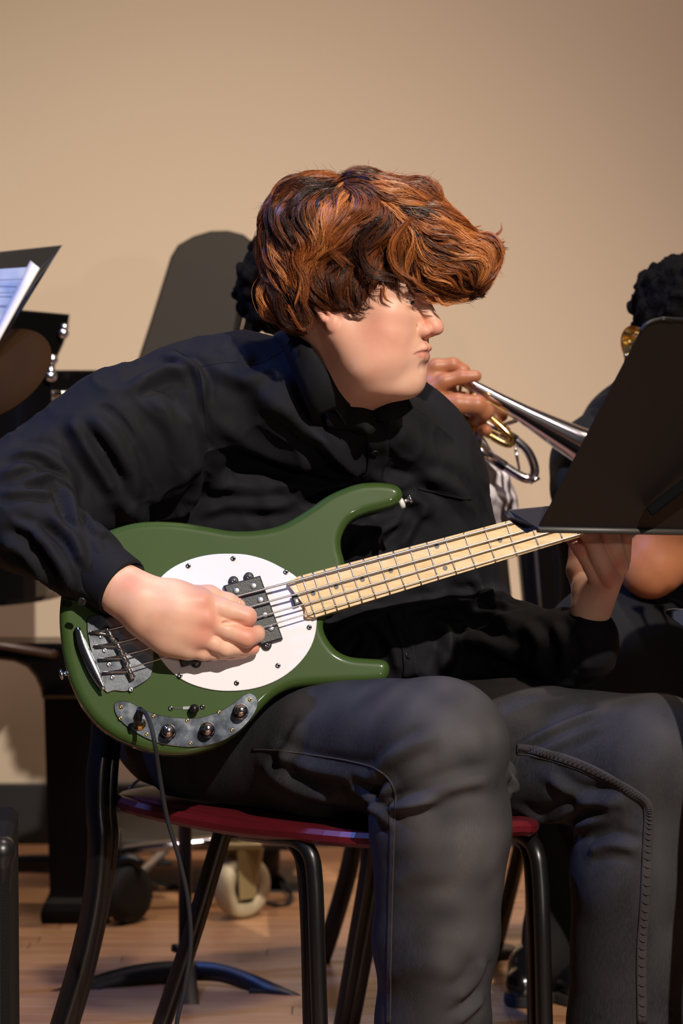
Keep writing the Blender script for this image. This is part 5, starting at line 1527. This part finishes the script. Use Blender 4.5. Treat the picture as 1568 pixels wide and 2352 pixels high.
# flyaways
NF = 460
wg = np.where((NGV[:, 2] > .2) | (NGV[:, 0] > .5), 1.0, .12); s2 = rs_.choice(len(GV), NF, p=wg / wg.sum())
p0 = GV[s2]; n0 = NGV[s2]; fl = flow(p0, n0)
pf_ = np.zeros((NF, 10, 3)); q = p0.copy(); dirv = fl + n0 * rs_.uniform(.1, .9, (NF, 1))
for k in range(10):
    pf_[:, k] = q; dirv += rs_.normal(0, .16, (NF, 3)); dirv /= np.linalg.norm(dirv, axis=1, keepdims=True); q = q + dirv * rs_.uniform(.0015, .0038, (NF, 1))
sd = np.cross(n0, fl)[:, None].repeat(10, 1); nn = n0[:, None].repeat(10, 1)
v2, f2, t2 = strands(pf_, sd, nn, 1, np.zeros(NF),   .0, .00022, .002, seed=4)
o = child('flyaway_hairs', (v2, f2), M['red_hair'], hair, attrs={'tone': t2}); o['kind'] = 'stuff'

# dark curly hair for the players behind
x = Mat('black_hair', lin(10, 8, 8), .9, spec=.1); x.bump(x.noise(90, 3), 1, .006); M['black_hair'] = x.m
def curly(name, parent, c, r, seed, n=260, clumps=.012):
    R = np.random.RandomState(seed); c = np.array(c)
    f = Field(c - np.array(r) - .05, c + np.array(r) + .05, .005)
    f.ell(c, r, .01)
    for k in range(n):
        d = R.normal(0, 1, 3); d /= np.linalg.norm(d)
        if d[2] < -.75: continue
        f.ell(c + d * np.array(r) * R.uniform(.9, 1.06), [clumps * R.uniform(.6, 1.3)] * 3, .006)
    V, Q = f.mesh(); V = V + vnormals(V, Q) * (vnoise(V, 90, seed)[:, None] * .004)
    return child(name, (V, Q), M['black_hair'], parent)
# ------------------------------------------------------------------ trumpet player behind
def simple_head(f, c, fwd, s=1.0):
    fw = nrm(fwd); lf = np.cross((0, 0, 1), fw); c = np.array(c)
    R = np.array([fw, lf, (0, 0, 1)])
    def L(p): return c + fw * p[0] * s + lf * p[1] * s + np.array([0, 0, p[2] * s])
    f.ell(L((0, 0, .04)), (.098 * s, .078 * s, .085 * s), .02, R)
    f.ell(L((.045, 0, -.02)), (.05 * s, .058 * s, .07 * s), .02, R)
    f.ell(L((.075, 0, -.085)), (.022 * s, .026 * s, .02 * s), .02, R)
    f.cone(L((.088, 0, .02)), L((.112, 0, -.014)), .009 * s, .012 * s, .008)
    for q in (-1, 1):
        f.ell(L((.098, .013 * q, -.022)), (.011, .007, .008), .004, R)
        f.ell(L((-.005, .078 * q, 0)), (.017, .007, .03), .004, R)
        f.ell(L((.09, .032 * q, .014)), (.012, .017, .010), .01, R, 'cut')
        f.ell(L((.078, .031 * q, .014)), (.013, .014, .012), .004, R)
    f.cone(L((.096, -.02, -.048)), L((.096, .02, -.048)), .006, .006, .006)
    f.cone(L((.096, -.02, -.060)), L((.096, .02, -.060)), .007, .007, .006)
    f.cone(L((-.02, 0, -.03)), L((-.03, 0, -.17)), .052 * s, .06 * s, .03)
tp = thing('person', 'trumpet player in white shirt behind, face hidden by the red hair', 'person', (.05, 5.05, 0))
TD = 4.82
hc = P(735, 690, TD)
f = Field(hc - (.16, .16, .24), hc + (.18, .16, .17), .004)
simple_head(f, hc, (.93, -.15, -.05))
hV, hQ = f.mesh()
def tp_hand():
    pts = lambda L: [P(a, b, d) for a, b, d in L]
    lo = P(880, 1080, 4.6); hi = P(1200, 790, 4.9)
    f = Field(np.minimum(lo, hi) - .02, np.maximum(lo, hi) + .02, .002)
    # left forearm / hand mass
    f.chain(pts([(935,1120,4.80),(990,990,4.76),(1005,925,4.74)]), [.040, .034, .034], .02)
    f.chain(pts([(985,960,4.74),(1000,885,4.73)]), [.036, .030], .02)
    f.ell(P(968, 905, 4.75), (.022, .03, .040), .02)
    # fingers over the valve caps
    f.chain(pts([(968,872,4.73),(1000,842,4.72),(1040,838,4.72),(1066,850,4.72)]), [.018, .0125, .0112, .0095], .005)
    f.chain(pts([(985,905,4.71),(1020,876,4.70),(1060,866,4.70),(1092,864,4.70)]), [.018, .0125, .0115, .0095], .005)
    f.chain(pts([(1000,935,4.70),(1050,928,4.69),(1095,930,4.69),(1112,945,4.70),(1095,962,4.72)]), [.022, .0165, .0150, .0140, .012], .006)
    f.chain(pts([(1000,930,4.75),(1060,920,4.78),(1120,925,4.79)]), [.016, .013, .012], .006)
    # fingers of the supporting hand on the far side
    f.chain(pts([(1090,905,4.80),(1130,925,4.78),(1152,955,4.76)]), [.013, .012, .010], .005)
    f.chain(pts([(1085,935,4.80),(1128,950,4.77),(1140,975,4.75)]), [.013, .012, .010], .005)
    f.chain(pts([(1075,960,4.80),(1110,985,4.72),(1118,988,4.70)]), [.012, .010, .009], .005)
    f.chain(pts([(1090,960,4.80),(1135,985,4.78),(1160,990,4.77)]), [.012, .011, .009], .005)
    V, Q = f.mesh(); return lap(V, Q, 1, .4), Q
tV, tQ = tp_hand()
f = Field((-.20, 4.6, .03), (.50, 5.35, 1.12), .010)
f.ell(P(820, 1150, 5.02), (.15, .09, .22), .05); f.cone(hc + (-.03, 0, -.14), P(760, 980, 4.92), .055, .06, .04)
f.chain(PL([(900, 1020, 4.93), (1085, 1150, 4.90), (1000, 1020, 4.78)]), [.05, .035, .03], .02)
f.chain(PL([(830, 1560, 5.06), (1140, 1560, 4.93), (1262, 1620, 4.87), (1302, 1900, 4.88), (1318, 2140, 4.90)]), [.08, .062, .05, .04, .04], .02)
f.chain(PL([(830, 1560, 5.12), (1060, 1600, 5.0), (1150, 1650, 4.98), (1270, 1960, 4.95), (1262, 2150, 4.88)]), [.08, .06, .055, .028, .024], .02)
cV, cQ = f.mesh()
def merge(L):
    off = 0; a, b = [], []
    for V, Q in L: a.append(V); b.append(Q + off); off += len(V)
    return np.concatenate(a), np.concatenate(b)
tb = child('body', merge([(hV, hQ), (tV, tQ), (cV, cQ)]), M['skin_brown'], tp)
curly('hair', tp, P(722, 655, TD), (.125, .115, .098), 5, 420, .009)
def tp_shirt():
    f = Field((-.25, 4.66, .42), (.40, 5.20, 1.14), .006)
    f.ell(P(830, 1180, 5.03), (.19, .12, .26), .05)
    f.chain(PL([(740, 960, 4.95), (900, 985, 4.93)]), [.07, .07], .04)
    f.chain(PL([(880, 1020, 4.93), (1010, 1110, 4.92), (1100, 1160, 4.90)]), [.07, .066, .062], .03)
    f.chain(PL([(1095, 1165, 4.90), (1085, 1110, 4.84), (1045, 1045, 4.79), (1000, 1000, 4.77)]), [.062, .058, .05, .042], .02)
    V, Q = f.mesh(); V = lap(V, Q, 1, .5)
    V = fold_mesh(V, Q, [([(1110,1020),(1130,1080),(1125,1180)], .008, .004), ([(1150,1050),(1160,1110),(1140,1200)], .008, .003), ([(1100,1060),(1150,1090),(1180,1090)], .008, .003), ([(1120,1130),(1160,1150),(1185,1140)], .008, .003)])
    return V, Q
child('shirt', tp_shirt(), M['white_cloth'], tp)
M['trouser'] = cloth('black_trousers', lin(15, 14, 15), lin(22, 21, 22)).m
def trousers(pts_list, lo, hi):
    f = Field(lo, hi, .008)
    for pts, rr in pts_list: f.chain(PL(pts), rr, .03)
    V, Q = f.mesh(); V = lap(V, Q, 1, .5); return V + vnormals(V, Q) * (vnoise(V, 14)[:, None] * .005), Q
child('trousers', trousers([([(830, 1560, 5.06), (1140, 1560, 4.93), (1262, 1620, 4.87), (1302, 1900, 4.88), (1318, 2140, 4.90), (1316, 2260, 4.92)], [.11, .088, .075, .062, .062, .064]),
    ([(830, 1560, 5.12), (1060, 1600, 5.0), (1150, 1650, 4.98), (1270, 1960, 4.95), (1262, 2150, 4.88), (1240, 2215, 4.85)], [.11, .08, .07, .040, .036, .034])], (-.15, 4.6, .03), (.55, 5.3, .85)), M['trouser'], tp)
def fl_(px, D): p = P(px, 2300, D); return np.array([p[0], D, 0.0])
s1 = shoe(tp, fl_(1270, 4.93), fl_(1182, 4.80) , w=.046)
s2 = shoe(tp, fl_(1265, 4.98), fl_(1345, 4.80), w=.046)

# trumpet
tr_ = thing('trumpet', 'silver trumpet held by the player in the white shirt', 'trumpet', tuple(P(1150, 950, 4.75)))
TDp = 4.74
A0, A1 = P(1052, 868, TDp), P(1330, 1022, TDp - .02)
ad = nrm(A1 - A0)
bell_len = np.linalg.norm(A1 - A0)
prof = [(-.05, .0062), (0, .0085), (.04, .0105), (.08, .0125), (.12, .0155), (.16, .0205), (bell_len - .01, .0275), (bell_len + .03, .036), (bell_len + .06, .05), (bell_len + .07, .062), (bell_len + .0705, .0625), (bell_len + .069, .061), (bell_len + .055, .046), (bell_len, .026)]
child('bell', lathe(A0, ad, prof, 40), M['silver'], tr_)
child('mouthpiece_pipe', tube(PL([(905, 858, TDp + .02), (960, 885, TDp + .01), (1075, 948, TDp), (1170, 1002, TDp), (1196, 1020, TDp)]), .0068, 14, n=40), M['silver'], tr_)
child('tuning_slide', tube(PL([(1160, 997, TDp), (1190, 1016, TDp), (1213, 1040, TDp), (1226, 1072, TDp), (1224, 1092, TDp), (1205, 1098, TDp), (1150, 1066, TDp), (1070, 1014, TDp)]), .0078, 14, n=60), M['silver'], tr_)
child('slide_sleeve', tube(PL([(1152, 992, TDp), (1184, 1012, TDp)]), .0092, 14), M['silver'], tr_)
child('slide_sleeve', tube(PL([(1050, 1002, TDp), (1160, 1072, TDp)]), .0088, 14), M['silver'], tr_)
child('water_key', tube(PL([(1216, 1108, TDp - .012), (1238, 1096, TDp - .012)]), .004, 10), M['silver'], tr_)
child('brace', tube(PL([(1152, 978, TDp), (1190, 964, TDp)]), .0035, 10), M['silver'], tr_)
child('brace', tube(PL([(1182, 1022, TDp - .008), (1192, 1080, TDp - .008)]), .0025, 10), M['silver'], tr_)
for a, b in ((1218, 962), (1162, 946)): child('bell_ring', lathe(P(a, b, TDp - .008), ad, [(-.002, .003), (.002, .003)], 10), M['silver'], tr_)
for k in range(3):
    a = (1056 + 24 * k, 898 + 13 * k)
    top = P(a[0], a[1], TDp + .004); bot = P(a[0] - 14, a[1] + 128, TDp + .004)
    d = nrm(bot - top); L_ = np.linalg.norm(bot - top)
    v = child('valve', lathe(top, d, [(-.02, .003), (-.018, .0072), (-.015, .0072), (-.014, .003), (0, .003), (.0, .0105), (.006, .0105), (.007, .0095), (L_ - .012, .0095), (L_ - .01, .0108), (L_, .0108), (L_ + .004, .004)], 22), M['brass'] if k < 2 else M['silver'], tr_)
child('valve_slide', tube(PL([(1100, 935, TDp), (1160, 990, TDp - .01), (1176, 1010, TDp - .01), (1160, 1020, TDp - .01), (1085, 978, TDp)]), .0055, 12, n=40), M['brass'], tr_)
child('finger_hook', tube(PL([(1100, 900, TDp), (1120, 905, TDp - .015), (1135, 915, TDp - .01)]), .0025, 8, n=12), M['brass'], tr_)

# ------------------------------------------------------------------ player on the right, behind the stand
rp = thing('person', 'dark-haired player in black shirt at the right edge, behind the music stand', 'person', (.68, 4.85, 0))
RD = 4.75
rc = P(1615, 775, RD)
f = Field(rc - (.16, .16, .24), rc + (.18, .16, .17), .004)
simple_head(f, rc, (-.35, .93, -.05), .9)
rV, rQ = f.mesh()
f = Field(P(1380, 1450, 4.5) - (.02, .1, .02), P(1720, 1150, 4.6) + (.02, .14, .02), .004)
f.chain(PL([(1700, 1190, 4.62), (1590, 1240, 4.58), (1500, 1298, 4.55), (1488, 1308, 4.55)]), [.040, .046, .042, .040], .03)
f.chain(PL([(1490, 1300, 4.55), (1560, 1180, 4.52), (1590, 1120, 4.5)]), [.038, .032, .026], .02)
aV, aQ = f.mesh()
f = Field((.30, 4.35, .05), (.80, 5.2, 1.2), .010)
f.ell(P(1560, 1180, 4.9), (.17, .10, .24), .05); f.cone(rc + (0, .02, -.13), P(1590, 960, 4.85), .055, .06, .04)
f.chain(PL([(1600, 1570, 4.92), (1420, 1500, 4.62), (1560, 2050, 4.62)]), [.08, .06, .045], .02)
kV, kQ = f.mesh()
child('body', merge([(rV, rQ), (aV, aQ), (kV, kQ)]), M['skin_brown'], rp)
curly('hair', rp, P(1600, 702, RD), (.098, .125, .080), 9, 420, .009)
def rp_shirt():
    f = Field((.26, 4.45, .50), (.85, 5.10, 1.16), .007)
    f.ell(P(1560, 1170, 4.90), (.205, .125, .25), .05)
    f.ell(P(1560, 1450, 4.90), (.20, .13, .18), .05)
    f.chain(PL([(1420, 985, 4.85), (1352, 1060, 4.80), (1345, 1120, 4.76)]), [.058, .060, .055], .03)
    f.chain(PL([(1345, 1120, 4.76), (1440, 1260, 4.64), (1470, 1290, 4.6)]), [.055, .045, .030], .02)
    f.chain(PL([(1700, 990, 4.85), (1760, 1200, 4.80)]), [.06, .05], .03)
    V, Q = f.mesh(); V = lap(V, Q, 1, .5); return V + vnormals(V, Q) * (vnoise(V, 12)[:, None] * .006), Q
child('shirt', rp_shirt(), M['shirt_black'], rp)
child('trousers', trousers([([(1600, 1580, 4.92), (1420, 1500, 4.62), (1400, 1490, 4.6)], [.13, .105, .10]), ([(1410, 1500, 4.6), (1560, 2050, 4.62), (1580, 2330, 4.64)], [.10, .07, .065]),
    ([(1650, 1580, 4.95), (1750, 1560, 4.6), (1760, 2300, 4.62)], [.13, .09, .07])], (.15, 4.4, .03), (.95, 5.2, .95)), M['trouser'], rp)
g0 = fl_(1590, 4.66); shoe(rp, g0, g0 + np.array([-.08, -.2, 0])); g0 = fl_(1765, 4.66); shoe(rp, g0, g0 + np.array([-.04, -.2, 0]))
hn = thing('brass_horn', 'bright brass instrument curve peeking out beside the music stand', 'horn', tuple(P(1450, 790, 4.68)))
child('bell', lathe(P(1462, 796, 4.66), (-.75, -.6, -.25), [(-.12, .010), (-.05, .012), (-.02, .018), (-.006, .026), (.0, .034), (.001, .0345), (-.003, .031), (-.02, .014)], 32), M['brass'], hn)
child('tubing', tube(PL([(1440, 812, 4.66), (1450, 850, 4.66), (1500, 860, 4.66), (1540, 830, 4.66), (1560, 780, 4.66)]), .007, 12, n=24), M['brass'], hn)
# dark equipment behind (seen between neck and lap)
eq = thing('speaker', 'black speaker box with a pale strip on a pole stand, seen below the bass neck', 'speaker', (.38, 5.30, 0))
child('case', slab(PL([(1184, 1208), (1330, 1208), (1352, 1480), (1210, 1480)], 5.32), (0, 1, 0), .10, .006), M['black_powder'], eq, False)
child('trim_strip', slab(PL([(1222, 1214), (1229, 1214), (1250, 1474), (1243, 1474)], 5.258), (0, 1, 0), .008, .001), Mat('grey_strip', lin(120, 112, 98), .6).m, eq, False)
child('pole', tube([P(1300, 1470, 5.34), P(1300, 2170, 5.34)], .014, 10), M['black_metal'], eq)
child('base', lathe(P(1300, 2170, 5.34) * np.array([1, 1, 0]) + (0, 0, .003), (0, 0, 1), [(0, .045), (.008, .045), (.014, .02)], 20), M['black_metal'], eq)
gs = thing('music_stand', 'grey music stand desk glimpsed beside the left elbow under the bass neck', 'music stand', (.28, 5.2, 0))
child('desk', slab(PL([(1040, 1208), (1158, 1208), (1180, 1420), (1062, 1420)], 5.20), (0, 1, .1), .006, .001), Mat('grey_desk', lin(74, 70, 60), .6).m, gs, False)
child('pole', tube([P(1112, 1330, 5.22), P(1112, 2206, 5.22)], .011, 10), M['black_metal'], gs)
child('base', lathe(P(1112, 2206, 5.22) * np.array([1, 1, 0]) + (0, 0, .003), (0, 0, 1), [(0, .06), (.008, .06), (.014, .02)], 20), M['black_metal'], gs)
